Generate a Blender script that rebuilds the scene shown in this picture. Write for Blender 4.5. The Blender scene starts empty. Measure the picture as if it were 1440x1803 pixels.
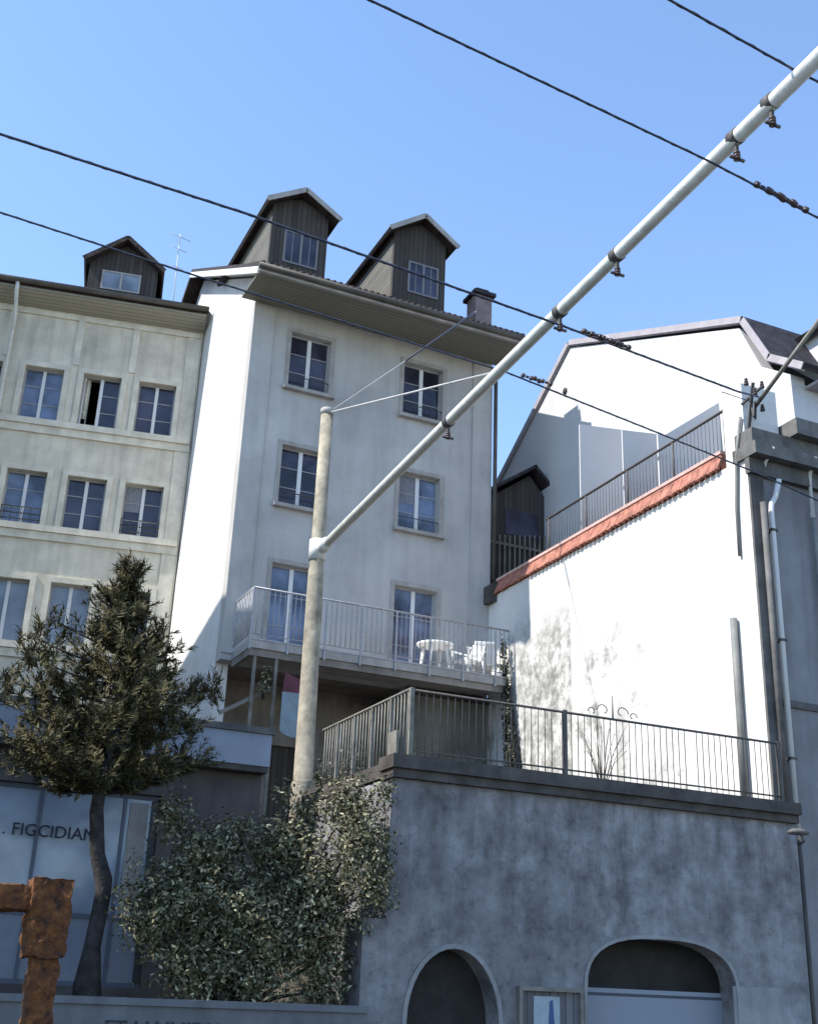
import bpy, math, random
from mathutils import Vector, Matrix, noise
random.seed(7)
R = math.radians
scene = bpy.context.scene

# ------------------------------------------------------------------ camera
def cam_basis(yaw, pitch, roll):
    f = Vector((math.sin(yaw)*math.cos(pitch), math.cos(yaw)*math.cos(pitch), math.sin(pitch)))
    r = Vector((math.cos(yaw), -math.sin(yaw), 0)); u = r.cross(f)
    c, s = math.cos(roll), math.sin(roll)
    return c*r+s*u, -s*r+c*u, f
cam_d = bpy.data.cameras.new("camera"); cam = bpy.data.objects.new("camera", cam_d)
scene.collection.objects.link(cam); scene.camera = cam
r_, u_, f_ = cam_basis(R(24.066), R(22.027), R(2.312))
M = Matrix((r_, u_, -f_)).transposed().to_4x4(); M.translation = Vector((0, 0, 1.6))
cam.matrix_world = M
cam_d.sensor_fit = 'VERTICAL'; cam_d.sensor_height = 36.0
cam_d.lens = 2103.1/1803*36.0
cam_d.clip_start = 0.1; cam_d.clip_end = 3000

# ------------------------------------------------------------------ sky, sun, exposure
SUN_FROM = Vector((-1.0, 0.06, 1.15)).normalized()
elev = math.asin(SUN_FROM.z); azim = math.atan2(SUN_FROM.x, SUN_FROM.y)
w = bpy.data.worlds.new("World"); scene.world = w; w.use_nodes = True
nt = w.node_tree; bg = nt.nodes['Background']
sky = nt.nodes.new('ShaderNodeTexSky'); sky.sky_type = 'NISHITA'; sky.sun_disc = False
sky.sun_elevation = elev; sky.sun_rotation = azim
sky.air_density = 1.0; sky.dust_density = 0.0; sky.ozone_density = 3.0
nt.links.new(sky.outputs[0], bg.inputs[0]); bg.inputs[1].default_value = 0.13
sd = bpy.data.lights.new("sun", 'SUN'); sd.energy = 3.0; sd.angle = R(0.5); sd.color = (1.0, 0.95, 0.87)
so = bpy.data.objects.new("sun", sd); scene.collection.objects.link(so)
so.rotation_euler = (-SUN_FROM).to_track_quat('-Z', 'Y').to_euler()
scene.view_settings.view_transform = 'Standard'; scene.view_settings.look = 'None'
scene.view_settings.exposure = 1.45; scene.view_settings.gamma = 1

# ------------------------------------------------------------------ materials
def new_mat(name):
    m = bpy.data.materials.new(name); m.use_nodes = True
    return m, m.node_tree, m.node_tree.nodes['Principled BSDF']
def mat(name, col, rough=0.8, var=0.12, scale=1.5, bump=0.15, bscale=30, streak=0.0, col2=None, spots=0.0, metal=0.0, spec=0.3):
    m, t, b = new_mat(name); N = t.nodes.new; L = t.links.new
    tc = N('ShaderNodeTexCoord')
    n1 = N('ShaderNodeTexNoise'); n1.inputs['Scale'].default_value = scale; n1.inputs['Detail'].default_value = 8
    n1.inputs['Roughness'].default_value = 0.65
    L(tc.outputs['Object'], n1.inputs['Vector'])
    cr = N('ShaderNodeMapRange'); cr.inputs[1].default_value = 0.32; cr.inputs[2].default_value = 0.68
    L(n1.outputs['Fac'], cr.inputs[0])
    c2 = col2 or tuple(c*(1-var*2.2) for c in col)
    c1 = tuple(min(1, c*(1+var*0.7)) for c in col)
    mx = N('ShaderNodeMix'); mx.data_type = 'RGBA'
    mx.inputs[6].default_value = (*c2, 1); mx.inputs[7].default_value = (*c1, 1)
    L(cr.outputs[0], mx.inputs[0]); out = mx.outputs[2]
    if streak > 0:
        mp = N('ShaderNodeMapping'); mp.inputs['Scale'].default_value = (4.5, 4.5, 0.35)
        L(tc.outputs['Object'], mp.inputs[0])
        n2 = N('ShaderNodeTexNoise'); n2.inputs['Scale'].default_value = 1.0; n2.inputs['Detail'].default_value = 6
        L(mp.outputs[0], n2.inputs['Vector'])
        r2 = N('ShaderNodeMapRange'); r2.inputs[1].default_value = 0.45; r2.inputs[2].default_value = 0.75
        r2.inputs[3].default_value = 0.0; r2.inputs[4].default_value = streak
        L(n2.outputs['Fac'], r2.inputs[0])
        m2 = N('ShaderNodeMix'); m2.data_type = 'RGBA'; m2.blend_type = 'MULTIPLY'
        m2.inputs[7].default_value = (0.30, 0.29, 0.27, 1)
        L(r2.outputs[0], m2.inputs[0]); L(out, m2.inputs[6]); out = m2.outputs[2]
    if spots > 0:
        n3 = N('ShaderNodeTexNoise'); n3.inputs['Scale'].default_value = 7; n3.inputs['Detail'].default_value = 9
        n3.inputs['Roughness'].default_value = 0.8
        L(tc.outputs['Object'], n3.inputs['Vector'])
        r3 = N('ShaderNodeMapRange'); r3.inputs[1].default_value = 0.53; r3.inputs[2].default_value = 0.68; r3.inputs[4].default_value = spots
        L(n3.outputs['Fac'], r3.inputs[0])
        m3 = N('ShaderNodeMix'); m3.data_type = 'RGBA'; m3.blend_type = 'MULTIPLY'
        m3.inputs[7].default_value = (0.35, 0.35, 0.33, 1)
        L(r3.outputs[0], m3.inputs[0]); L(out, m3.inputs[6]); out = m3.outputs[2]
    L(out, b.inputs['Base Color'])
    b.inputs['Roughness'].default_value = rough; b.inputs['Metallic'].default_value = metal
    b.inputs['Specular IOR Level'].default_value = spec
    if bump > 0:
        nb = N('ShaderNodeTexNoise'); nb.inputs['Scale'].default_value = bscale; nb.inputs['Detail'].default_value = 5
        L(tc.outputs['Object'], nb.inputs['Vector'])
        bp = N('ShaderNodeBump'); bp.inputs['Strength'].default_value = bump; bp.inputs['Distance'].default_value = 0.02
        L(nb.outputs['Fac'], bp.inputs['Height']); L(bp.outputs[0], b.inputs['Normal'])
    return m
def planks(name, col, axis='X', width=0.12, var=0.3):
    m, t, b = new_mat(name); N = t.nodes.new; L = t.links.new
    tc = N('ShaderNodeTexCoord'); sp = N('ShaderNodeSeparateXYZ'); L(tc.outputs['Object'], sp.inputs[0])
    mu = N('ShaderNodeMath'); mu.operation = 'MULTIPLY'; mu.inputs[1].default_value = 1/width
    L(sp.outputs[axis], mu.inputs[0])
    fl = N('ShaderNodeMath'); fl.operation = 'FLOOR'; L(mu.outputs[0], fl.inputs[0])
    wn = N('ShaderNodeTexWhiteNoise'); wn.noise_dimensions = '1D'; L(fl.outputs[0], wn.inputs['W'])
    fr = N('ShaderNodeMath'); fr.operation = 'FRACT'; L(mu.outputs[0], fr.inputs[0])
    ed = N('ShaderNodeMath'); ed.operation = 'LESS_THAN'; ed.inputs[1].default_value = 0.1; L(fr.outputs[0], ed.inputs[0])
    n = N('ShaderNodeTexNoise'); n.inputs['Scale'].default_value = 3; n.inputs['Detail'].default_value = 8; L(tc.outputs['Object'], n.inputs['Vector'])
    ad = N('ShaderNodeMath'); ad.operation = 'ADD'; L(wn.outputs['Value'], ad.inputs[0]); L(n.outputs['Fac'], ad.inputs[1])
    mr = N('ShaderNodeMapRange'); mr.inputs[1].default_value = 0.3; mr.inputs[2].default_value = 1.6
    mr.inputs[3].default_value = 1-var; mr.inputs[4].default_value = 1+var; L(ad.outputs[0], mr.inputs[0])
    m1 = N('ShaderNodeMix'); m1.data_type = 'RGBA'; m1.blend_type = 'MULTIPLY'; m1.inputs[0].default_value = 1
    m1.inputs[6].default_value = (*col, 1); L(mr.outputs[0], m1.inputs[7])
    m2 = N('ShaderNodeMix'); m2.data_type = 'RGBA'; m2.inputs[7].default_value = (*(c*0.3 for c in col), 1)
    L(ed.outputs[0], m2.inputs[0]); L(m1.outputs[2], m2.inputs[6]); L(m2.outputs[2], b.inputs['Base Color'])
    b.inputs['Roughness'].default_value = 0.85; b.inputs['Specular IOR Level'].default_value = 0.2
    return m
def glass(name, col, rough=0.06, wave=0.6):
    m, t, b = new_mat(name); N = t.nodes.new; L = t.links.new
    tc = N('ShaderNodeTexCoord')
    n = N('ShaderNodeTexNoise'); n.inputs['Scale'].default_value = 1.3; n.inputs['Detail'].default_value = 3
    L(tc.outputs['Object'], n.inputs['Vector'])
    mr = N('ShaderNodeMapRange'); mr.inputs[1].default_value = 0.35; mr.inputs[2].default_value = 0.65
    mr.inputs[3].default_value = 1-wave; mr.inputs[4].default_value = 1+wave
    L(n.outputs['Fac'], mr.inputs[0])
    mx = N('ShaderNodeMix'); mx.data_type = 'RGBA'; mx.blend_type = 'MULTIPLY'; mx.inputs[0].default_value = 1
    mx.inputs[6].default_value = (*col, 1); L(mr.outputs[0], mx.inputs[7]); L(mx.outputs[2], b.inputs['Base Color'])
    b.inputs['Roughness'].default_value = rough; b.inputs['IOR'].default_value = 1.5
    nb = N('ShaderNodeBump'); nb.inputs['Strength'].default_value = 0.15; nb.inputs['Distance'].default_value = 0.05
    n2 = N('ShaderNodeTexNoise'); n2.inputs['Scale'].default_value = 2.5; L(tc.outputs['Object'], n2.inputs['Vector'])
    L(n2.outputs['Fac'], nb.inputs['Height']); L(nb.outputs[0], b.inputs['Normal'])
    return m
def leafmat(name, c1, c2, rough=0.5, spec=0.4, power=1.0):
    m, t, b = new_mat(name); N = t.nodes.new; L = t.links.new
    g = N('ShaderNodeNewGeometry')
    mx = N('ShaderNodeMix'); mx.data_type = 'RGBA'
    mx.inputs[6].default_value = (*c1, 1); mx.inputs[7].default_value = (*c2, 1)
    pw = N('ShaderNodeMath'); pw.operation = 'POWER'; pw.inputs[1].default_value = power; L(g.outputs['Random Per Island'], pw.inputs[0])
    L(pw.outputs[0], mx.inputs[0]); L(mx.outputs[2], b.inputs['Base Color'])
    b.inputs['Roughness'].default_value = rough; b.inputs['Specular IOR Level'].default_value = spec
    return m
def stained_wall(name):
    """white plaster of the tall side wall with old grey patches and a painted pole shadow"""
    m = mat(name, (0.62, 0.605, 0.58), rough=0.9, var=0.06, scale=0.8, bump=0.3, bscale=14)
    t = m.node_tree; b = t.nodes['Principled BSDF']; N = t.nodes.new; L = t.links.new
    src = b.inputs['Base Color'].links[0].from_socket
    tc = N('ShaderNodeTexCoord'); sp = N('ShaderNodeSeparateXYZ'); L(tc.outputs['Object'], sp.inputs[0])
    def rng(sock, a, bb):
        r = N('ShaderNodeMapRange'); r.interpolation_type = 'SMOOTHSTEP'
        r.inputs[1].default_value = a; r.inputs[2].default_value = bb; L(sock, r.inputs[0]); return r.outputs[0]
    def mul(a, bb):
        q = N('ShaderNodeMath'); q.operation = 'MULTIPLY'; L(a, q.inputs[0]); L(bb, q.inputs[1]); return q.outputs[0]
    def mx(a, bb):
        q = N('ShaderNodeMath'); q.operation = 'MAXIMUM'; L(a, q.inputs[0]); L(bb, q.inputs[1]); return q.outputs[0]
    n = N('ShaderNodeTexNoise'); n.inputs['Scale'].default_value = 3.4; n.inputs['Detail'].default_value = 10; n.inputs['Roughness'].default_value = 0.75
    L(tc.outputs['Object'], n.inputs['Vector'])
    Y, Z = sp.outputs['Y'], sp.outputs['Z']
    # patch 1: beside the house (world y 21.1..23.6, z 6.5..10.2) -- object space equals world here
    p1 = mul(mul(rng(Y, 21.15, 21.3), rng(Y, 24.3, 23.2)), mul(rng(Z, 4.4, 5.6), rng(Z, 10.3, 8.8)))
    s1 = mul(p1, rng(n.outputs['Fac'], 0.34, 0.64))
    # patch 2: sparse flecks elsewhere
    n2 = N('ShaderNodeTexNoise'); n2.inputs['Scale'].default_value = 1.4; n2.inputs['Detail'].default_value = 12; n2.inputs['Roughness'].default_value = 0.72
    L(tc.outputs['Object'], n2.inputs['Vector'])
    s2 = mul(mul(rng(n2.outputs['Fac'], 0.47, 0.68), rng(Z, 10.6, 7.5)), rng(Y, 15.5, 20.5))
    # pole's shadow painted as a stripe, with faint stain; then a run-off stain
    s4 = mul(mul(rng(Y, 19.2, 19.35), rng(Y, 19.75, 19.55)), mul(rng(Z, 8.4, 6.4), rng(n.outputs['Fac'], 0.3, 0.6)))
    s3 = mul(mul(rng(Y, 17.3, 17.6), rng(Y, 18.9, 18.4)), mul(rng(Z, 6.2, 5.2), rng(n.outputs['Fac'], 0.48, 0.58)))
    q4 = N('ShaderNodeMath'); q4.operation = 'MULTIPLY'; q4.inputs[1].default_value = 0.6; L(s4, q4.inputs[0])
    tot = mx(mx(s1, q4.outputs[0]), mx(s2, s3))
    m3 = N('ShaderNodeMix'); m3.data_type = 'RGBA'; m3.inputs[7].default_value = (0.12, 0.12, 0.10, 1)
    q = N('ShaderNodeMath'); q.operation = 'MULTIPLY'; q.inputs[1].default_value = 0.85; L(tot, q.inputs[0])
    L(q.outputs[0], m3.inputs[0]); L(src, m3.inputs[6]); L(m3.outputs[2], b.inputs['Base Color'])
    return m

def weathered(name):
    m = mat(name, (0.25, 0.245, 0.255), rough=0.95, var=0.26, scale=1.9, bump=0.9, bscale=7, spots=0.8, streak=0.25)
    t = m.node_tree; b = t.nodes['Principled BSDF']; N = t.nodes.new; L = t.links.new
    src = b.inputs['Base Color'].links[0].from_socket
    tc = N('ShaderNodeTexCoord'); sp = N('ShaderNodeSeparateXYZ'); L(tc.outputs['Object'], sp.inputs[0])
    # distorted patches of repaired render
    nz = N('ShaderNodeTexNoise'); nz.inputs['Scale'].default_value = 2.2; nz.inputs['Detail'].default_value = 6; L(tc.outputs['Object'], nz.inputs['Vector'])
    av = N('ShaderNodeMix'); av.data_type = 'RGBA'; av.inputs[0].default_value = 0.75
    L(tc.outputs['Object'], av.inputs[6]); L(nz.outputs['Color'], av.inputs[7])
    vo = N('ShaderNodeTexVoronoi'); vo.inputs['Scale'].default_value = 1.6; L(av.outputs[2], vo.inputs['Vector'])
    rgb = N('ShaderNodeSeparateColor'); L(vo.outputs['Color'], rgb.inputs[0])
    r1 = N('ShaderNodeMapRange'); r1.inputs[3].default_value = 0.84; r1.inputs[4].default_value = 1.14; L(rgb.outputs[0], r1.inputs[0])
    m1 = N('ShaderNodeMix'); m1.data_type = 'RGBA'; m1.blend_type = 'MULTIPLY'; m1.inputs[0].default_value = 1; L(src, m1.inputs[6]); L(r1.outputs[0], m1.inputs[7])
    # runs of dirty water from under the coping (object z: 4.3+0.4 at the top)
    mp = N('ShaderNodeMapping'); mp.inputs['Scale'].default_value = (1.9, 1.9, 0.30); L(tc.outputs['Object'], mp.inputs[0])
    n2 = N('ShaderNodeTexNoise'); n2.inputs['Scale'].default_value = 1.6; n2.inputs['Detail'].default_value = 7; n2.inputs['Roughness'].default_value = 0.7; L(mp.outputs[0], n2.inputs['Vector'])
    ra = N('ShaderNodeMapRange'); ra.inputs[1].default_value = 0.44; ra.inputs[2].default_value = 0.62; L(n2.outputs['Fac'], ra.inputs[0])
    rz = N('ShaderNodeMapRange'); rz.inputs[1].default_value = 2.2; rz.inputs[2].default_value = 4.7; L(sp.outputs['Z'], rz.inputs[0])
    mm = N('ShaderNodeMath'); mm.operation = 'MULTIPLY'; L(ra.outputs[0], mm.inputs[0]); L(rz.outputs[0], mm.inputs[1])
    m2 = N('ShaderNodeMix'); m2.data_type = 'RGBA'; m2.blend_type = 'MULTIPLY'; m2.inputs[7].default_value = (0.62, 0.60, 0.58, 1); L(mm.outputs[0], m2.inputs[0]); L(m1.outputs[2], m2.inputs[6])
    # pale lime runs
    rb = N('ShaderNodeMapRange'); rb.inputs[1].default_value = 0.40; rb.inputs[2].default_value = 0.28; rb.inputs[4].default_value = 0.5; L(n2.outputs['Fac'], rb.inputs[0])
    m3 = N('ShaderNodeMix'); m3.data_type = 'RGBA'; m3.inputs[7].default_value = (0.34, 0.35, 0.37, 1); L(rb.outputs[0], m3.inputs[0]); L(m2.outputs[2], m3.inputs[6])
    # cracks
    vc = N('ShaderNodeTexVoronoi'); vc.feature = 'DISTANCE_TO_EDGE'; vc.inputs['Scale'].default_value = 0.8; L(av.outputs[2], vc.inputs['Vector'])
    rc = N('ShaderNodeMapRange'); rc.inputs[1].default_value = 0.0; rc.inputs[2].default_value = 0.012; rc.inputs[3].default_value = 0.88; rc.inputs[4].default_value = 1.0; L(vc.outputs['Distance'], rc.inputs[0])
    m4 = N('ShaderNodeMix'); m4.data_type = 'RGBA'; m4.blend_type = 'MULTIPLY'; m4.inputs[0].default_value = 1; L(m3.outputs[2], m4.inputs[6]); L(rc.outputs[0], m4.inputs[7])
    L(m4.outputs[2], b.inputs['Base Color']); return m
MT = dict(
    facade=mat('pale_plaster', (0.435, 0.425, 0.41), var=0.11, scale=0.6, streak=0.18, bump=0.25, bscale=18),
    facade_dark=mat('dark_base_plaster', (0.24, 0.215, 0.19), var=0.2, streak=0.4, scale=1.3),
    greenish=mat('greenish_render', (0.17, 0.17, 0.15), var=0.2, streak=0.4, scale=1.0),
    sandstone=mat('greenish_sandstone', (0.65, 0.60, 0.49), var=0.14, scale=0.9, streak=0.35, bump=0.3, bscale=16),
    sandtrim=mat('sandstone_trim', (0.66, 0.615, 0.51), var=0.12, scale=2.0, streak=0.2, bump=0.2),
    trim=mat('grey_stone_trim', (0.36, 0.34, 0.32), var=0.12, scale=3.0, streak=0.3),
    soffit=planks('painted_soffit_boards', (0.19, 0.185, 0.155), 'Y', 0.14, 0.10),
    tile=mat('dark_roof_tiles', (0.045, 0.033, 0.03), var=0.3, scale=5, bump=0.8, bscale=9),
    slate=mat('dark_slate', (0.04, 0.035, 0.042), var=0.3, scale=4, bump=0.6, bscale=10),
    wood=planks('weathered_dark_boards', (0.06, 0.052, 0.048), 'X', 0.13, 0.25),
    woodlight=mat('pale_timber', (0.20, 0.19, 0.165), var=0.2, scale=5),
    white=mat('white_paint', (0.62, 0.62, 0.62), rough=0.5, var=0.03, bump=0),
    plastic=mat('white_plastic', (0.88, 0.88, 0.86), rough=0.35, var=0.02, bump=0, spec=0.5),
    glassd=glass('dark_window_glass', (0.035, 0.035, 0.055)),
    glassb=glass('bluish_window_glass', (0.10, 0.13, 0.20), rough=0.12),
    curtain=glass('net_curtain_behind_glass', (0.17, 0.20, 0.25), rough=0.2, wave=0.3),
    shopglass=glass('shop_glass', (0.28, 0.34, 0.42), rough=0.15, wave=0.25),
    shoppanel=mat('pale_blue_panel', (0.25, 0.28, 0.34), rough=0.5, var=0.1, bump=0.02),
    darkframe=mat('dark_frame', (0.05, 0.055, 0.06), rough=0.5, var=0.1, bump=0),
    iron=mat('dark_iron', (0.085, 0.08, 0.075), rough=0.6, var=0.2, scale=20, bump=0.1),
    rail=mat('grey_galvanised_rail', (0.35, 0.355, 0.37), rough=0.45, var=0.15, scale=12, bump=0.05, metal=0.2),
    galv=mat('pale_steel_tube', (0.62, 0.62, 0.58), rough=0.55, var=0.10, scale=6, bump=0.1, spots=0.2),
    concrete=mat('pole_concrete', (0.33, 0.295, 0.225), var=0.25, scale=3.0, streak=0.45, bump=0.35, bscale=22, spots=0.45),
    retwall=weathered('blotchy_retaining_render'),
    retold=mat('old_render', (0.185, 0.185, 0.215), var=0.22, scale=1.7, streak=0.35, spots=0.8, bump=0.8, bscale=7, col2=(0.085, 0.085, 0.095)),
    coping=mat('dark_stone_coping', (0.085, 0.075, 0.07), var=0.25, scale=3, streak=0.3, bump=0.4),
    arch=mat('arch_render', (0.28, 0.275, 0.28), var=0.15, scale=2, streak=0.3, bump=0.25),
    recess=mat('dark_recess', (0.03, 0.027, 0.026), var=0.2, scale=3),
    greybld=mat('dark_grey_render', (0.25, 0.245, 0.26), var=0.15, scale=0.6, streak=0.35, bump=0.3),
    greytrim=mat('grubby_cornice_stone', (0.15, 0.145, 0.14), var=0.25, scale=1.6, streak=0.5, bump=0.3),
    gable=mat('white_gable_plaster', (0.50, 0.50, 0.51), rough=0.9, var=0.04, scale=0.8, bump=0.25, bscale=12),
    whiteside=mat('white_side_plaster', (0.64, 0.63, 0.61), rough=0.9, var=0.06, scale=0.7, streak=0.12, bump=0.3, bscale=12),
    verge=mat('lilac_grey_verge_board', (0.34, 0.31, 0.33), var=0.08, scale=4, bump=0.05),
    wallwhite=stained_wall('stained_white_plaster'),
    redtile=mat('red_clay_tile', (0.42, 0.175, 0.125), var=0.25, scale=5, bump=0.4, bscale=25),
    redtop=mat('pale_pink_mortar', (0.55, 0.36, 0.32), var=0.15, scale=6),
    pipewhite=mat('white_pipe', (0.62, 0.62, 0.62), rough=0.45, var=0.05, bump=0),
    pipegrey=mat('grey_pipe', (0.20, 0.20, 0.19), rough=0.6, var=0.2, bump=0.05),
    pipedark=mat('dark_copper_pipe', (0.09, 0.08, 0.07), rough=0.6, var=0.2, bump=0.05),
    bark=mat('bark', (0.05, 0.045, 0.045), var=0.35, scale=6, bump=1.0, bscale=14, streak=0.4),
    needles=leafmat('pine_needles', (0.028, 0.026, 0.010), (0.17, 0.15, 0.075), 0.6, 0.15, 2.0),
    leaf=leafmat('evergreen_leaves', (0.060, 0.058, 0.030), (0.40, 0.38, 0.25), 0.6, 0.15, 3.0),
    leaf2=leafmat('climber_leaves', (0.02, 0.024, 0.012), (0.07, 0.065, 0.04)),
    twig=mat('dry_twigs', (0.14, 0.12, 0.09), var=0.2, bump=0),
    rust=mat('rusty_iron', (0.17, 0.065, 0.020), rough=0.95, var=0.4, scale=22, bump=1.0, bscale=60, col2=(0.030, 0.016, 0.014), spots=0.6),
    wirem=mat('dark_wire', (0.05, 0.055, 0.08), rough=0.5, var=0.1, bump=0),
    wirel=mat('pale_stay_wire', (0.45, 0.45, 0.45), rough=0.5, var=0.1, bump=0),
    ceramic=mat('brown_insulator', (0.07, 0.05, 0.05), rough=0.3, var=0.1, bump=0),
    asphalt=mat('asphalt', (0.055, 0.055, 0.055), var=0.2, scale=4, bump=0.4, bscale=60),
    earth=mat('dark_earth', (0.07, 0.065, 0.05), var=0.3, scale=2, bump=1.0, bscale=8),
    lowwall=mat('grey_concrete_wall', (0.15, 0.155, 0.165), var=0.15, scale=1.5, streak=0.3, bump=0.2),
    letter=mat('dark_letters', (0.03, 0.035, 0.05), rough=0.6, var=0.05, bump=0),
    sign=mat('pale_blue_sign', (0.20, 0.26, 0.31), rough=0.6, var=0.1, scale=5, bump=0),
    poster=mat('pale_poster', (0.30, 0.36, 0.40), rough=0.6, var=0.08, scale=8, bump=0),
    blueink=mat('blue_ink', (0.05, 0.09, 0.22), rough=0.6, var=0.1, bump=0),
    cheekm=planks('grey_dormer_boards', (0.13, 0.125, 0.11), 'Z', 0.15, 0.2),
    soffit2=planks('pale_soffit_boards', (0.34, 0.32, 0.26), 'Y', 0.14, 0.10),
    blind=mat('cream_blind', (0.36, 0.33, 0.22), rough=0.7, var=0.08, bump=0),
    shutter=planks('brown_roller_shutter', (0.14, 0.11, 0.09), 'Z', 0.06, 0.2),
    rollerdoor=planks('grey_blue_roller_door', (0.24, 0.265, 0.31), 'Z', 0.42, 0.05),
    shutterdark=planks('dark_case_boards', (0.13, 0.13, 0.14), 'X', 0.12, 0.3),
    shopwall=mat('dark_shop_wall', (0.12, 0.108, 0.105), var=0.2, streak=0.3, scale=1.2),
    shopframe=mat('slate_blue_frame', (0.12, 0.14, 0.19), rough=0.5, var=0.1, bump=0),
    framepale=mat('weathered_frame_paint', (0.34, 0.34, 0.35), rough=0.6, var=0.1, bump=0),
    curtainm=mat('grey_net_curtain', (0.20, 0.21, 0.24), rough=0.8, var=0.15, scale=12, bump=0),
    framegrey=mat('dull_frame_paint', (0.17, 0.17, 0.18), rough=0.6, var=0.05, bump=0),
    brick=mat('chimney_render', (0.22, 0.17, 0.17), var=0.15, scale=5),
    maroon=mat('maroon_cloth', (0.14, 0.05, 0.07), var=0.2, bump=0),
)

_b = MT['plastic'].node_tree.nodes['Principled BSDF']; _b.inputs['Subsurface Weight'].default_value = 0.8
_b.inputs['Subsurface Radius'].default_value = (1, 1, 1); _b.inputs['Subsurface Scale'].default_value = 0.08
# ------------------------------------------------------------------ mesh helpers
class MB:
    def __init__(s): s.v = []; s.f = []; s.sm = []
    def add(s, vs, fs, smooth=False):
        o = len(s.v); s.v += [Vector(v) for v in vs]
        for f in fs: s.f.append([i+o for i in f]); s.sm.append(smooth)
        return s
    def box(s, x0, x1, y0, y1, z0, z1):
        v = [(x0,y0,z0),(x1,y0,z0),(x1,y1,z0),(x0,y1,z0),(x0,y0,z1),(x1,y0,z1),(x1,y1,z1),(x0,y1,z1)]
        return s.add(v, [(0,3,2,1),(4,5,6,7),(0,1,5,4),(1,2,6,5),(2,3,7,6),(3,0,4,7)])
    def prism(s, pts, a, b, axis):
        """polygon pts (2D) extruded along axis from a to b. axis x: pts=(y,z); y: (x,z); z: (x,y)"""
        def mk(p, t):
            return (t, p[0], p[1]) if axis == 'x' else ((p[0], t, p[1]) if axis == 'y' else (p[0], p[1], t))
        n = len(pts); v = [mk(p, a) for p in pts]+[mk(p, b) for p in pts]
        fs = [tuple(range(n)), tuple(range(2*n-1, n-1, -1))]+[(i, i+n, (i+1) % n+n, (i+1) % n) for i in range(n)]
        return s.add(v, fs)
    def slab(s, quad, th):
        """quad: 4 points, thickened by th along its normal (downwards side)"""
        q = [Vector(p) for p in quad]; n = (q[1]-q[0]).cross(q[2]-q[0]).normalized()
        if n.z < 0: n = -n
        lo = [p-n*th for p in q]
        return s.add(q+lo, [(0,1,2,3),(7,6,5,4)]+[(i, i+4, (i+1) % 4+4, (i+1) % 4) for i in range(4)])
    def tube(s, pts, rad, n=8, caps=True):
        pts = [Vector(p) for p in pts]; rs = rad if isinstance(rad, (list, tuple)) else [rad]*len(pts)
        rings = []; ref = None
        for i, p in enumerate(pts):
            d = (pts[min(i+1, len(pts)-1)]-pts[max(i-1, 0)])
            if d.length < 1e-9: d = Vector((0, 0, 1))
            d.normalize()
            if ref is None: ref = Vector((0, 0, 1)) if abs(d.z) < 0.9 else Vector((1, 0, 0))
            a = d.cross(ref).normalized(); b = d.cross(a); ref = -b if False else ref
            if abs(d.dot(ref)) > 0.95: ref = Vector((1, 0, 0)) if abs(d.x) < 0.5 else Vector((0, 1, 0))
            rings.append([p+(a*math.cos(2*math.pi*k/n)+b*math.sin(2*math.pi*k/n))*rs[i] for k in range(n)])
        v = [q for r in rings for q in r]; f = []
        for i in range(len(pts)-1):
            for k in range(n):
                f.append((i*n+k, i*n+(k+1) % n, (i+1)*n+(k+1) % n, (i+1)*n+k))
        if caps: f.append(tuple(range(n-1, -1, -1))); f.append(tuple((len(pts)-1)*n+k for k in range(n)))
        return s.add(v, f, True)
    def bar(s, p, q, w=0.03, h=None):
        """square bar between two points"""
        p, q = Vector(p), Vector(q); h = h or w; d = (q-p).normalized()
        up = Vector((0, 0, 1)) if abs(d.z) < 0.9 else Vector((0, 1, 0))
        a = d.cross(up).normalized()*w/2; b = d.cross(a).normalized()*h/2
        v = [p+a+b, p-a+b, p-a-b, p+a-b, q+a+b, q-a+b, q-a-b, q+a-b]
        return s.add(v, [(0,1,2,3),(7,6,5,4),(0,4,5,1),(1,5,6,2),(2,6,7,3),(3,7,4,0)])
    def wall(s, x0, x1, z0, z1, yf, th, openings, reveal=None):
        """wall facing -Y with rectangular openings [(ox0,ox1,oz0,oz1)]"""
        xs = sorted(set([x0, x1]+[c for o in openings for c in o[:2] if x0 < c < x1]))
        zs = sorted(set([z0, z1]+[c for o in openings for c in o[2:] if z0 < c < z1]))
        yb = yf+th
        for i in range(len(xs)-1):
            for j in range(len(zs)-1):
                a, b, c, d = xs[i], xs[i+1], zs[j], zs[j+1]; mx, mz = (a+b)/2, (c+d)/2
                if any(o[0] < mx < o[1] and o[2] < mz < o[3] for o in openings): continue
                s.add([(a,yf,c),(b,yf,c),(b,yf,d),(a,yf,d)], [(0,1,2,3)])
                s.add([(a,yb,c),(b,yb,c),(b,yb,d),(a,yb,d)], [(3,2,1,0)])
        for o in openings+[(x0, x1, z0, z1)]:
            a, b, c, d = o
            s.add([(a,yf,c),(b,yf,c),(b,yf,d),(a,yf,d),(a,yb,c),(b,yb,c),(b,yb,d),(a,yb,d)],
                  [(0,4,5,1),(1,5,6,2),(2,6,7,3),(3,7,4,0)])
        return s
    def build(s, name, m, parent=None, bevel=0):
        me = bpy.data.meshes.new(name)
        vs = s.v
        if parent is not None:
            r = parent
            while r.parent: r = r.parent
            inv = r.matrix_basis.inverted() if not s_local.get(r.name) else Matrix()
            vs = [inv @ v for v in vs]
        me.from_pydata(vs, [], s.f); me.validate(); me.update()
        for p, q in zip(me.polygons, s.sm): p.use_smooth = q
        import bmesh
        bm = bmesh.new(); bm.from_mesh(me); bmesh.ops.recalc_face_normals(bm, faces=bm.faces); bm.to_mesh(me); bm.free()
        me.materials.append(MT[m] if isinstance(m, str) else m)
        o = bpy.data.objects.new(name, me); scene.collection.objects.link(o)
        if parent is not None: o.parent = parent
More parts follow.
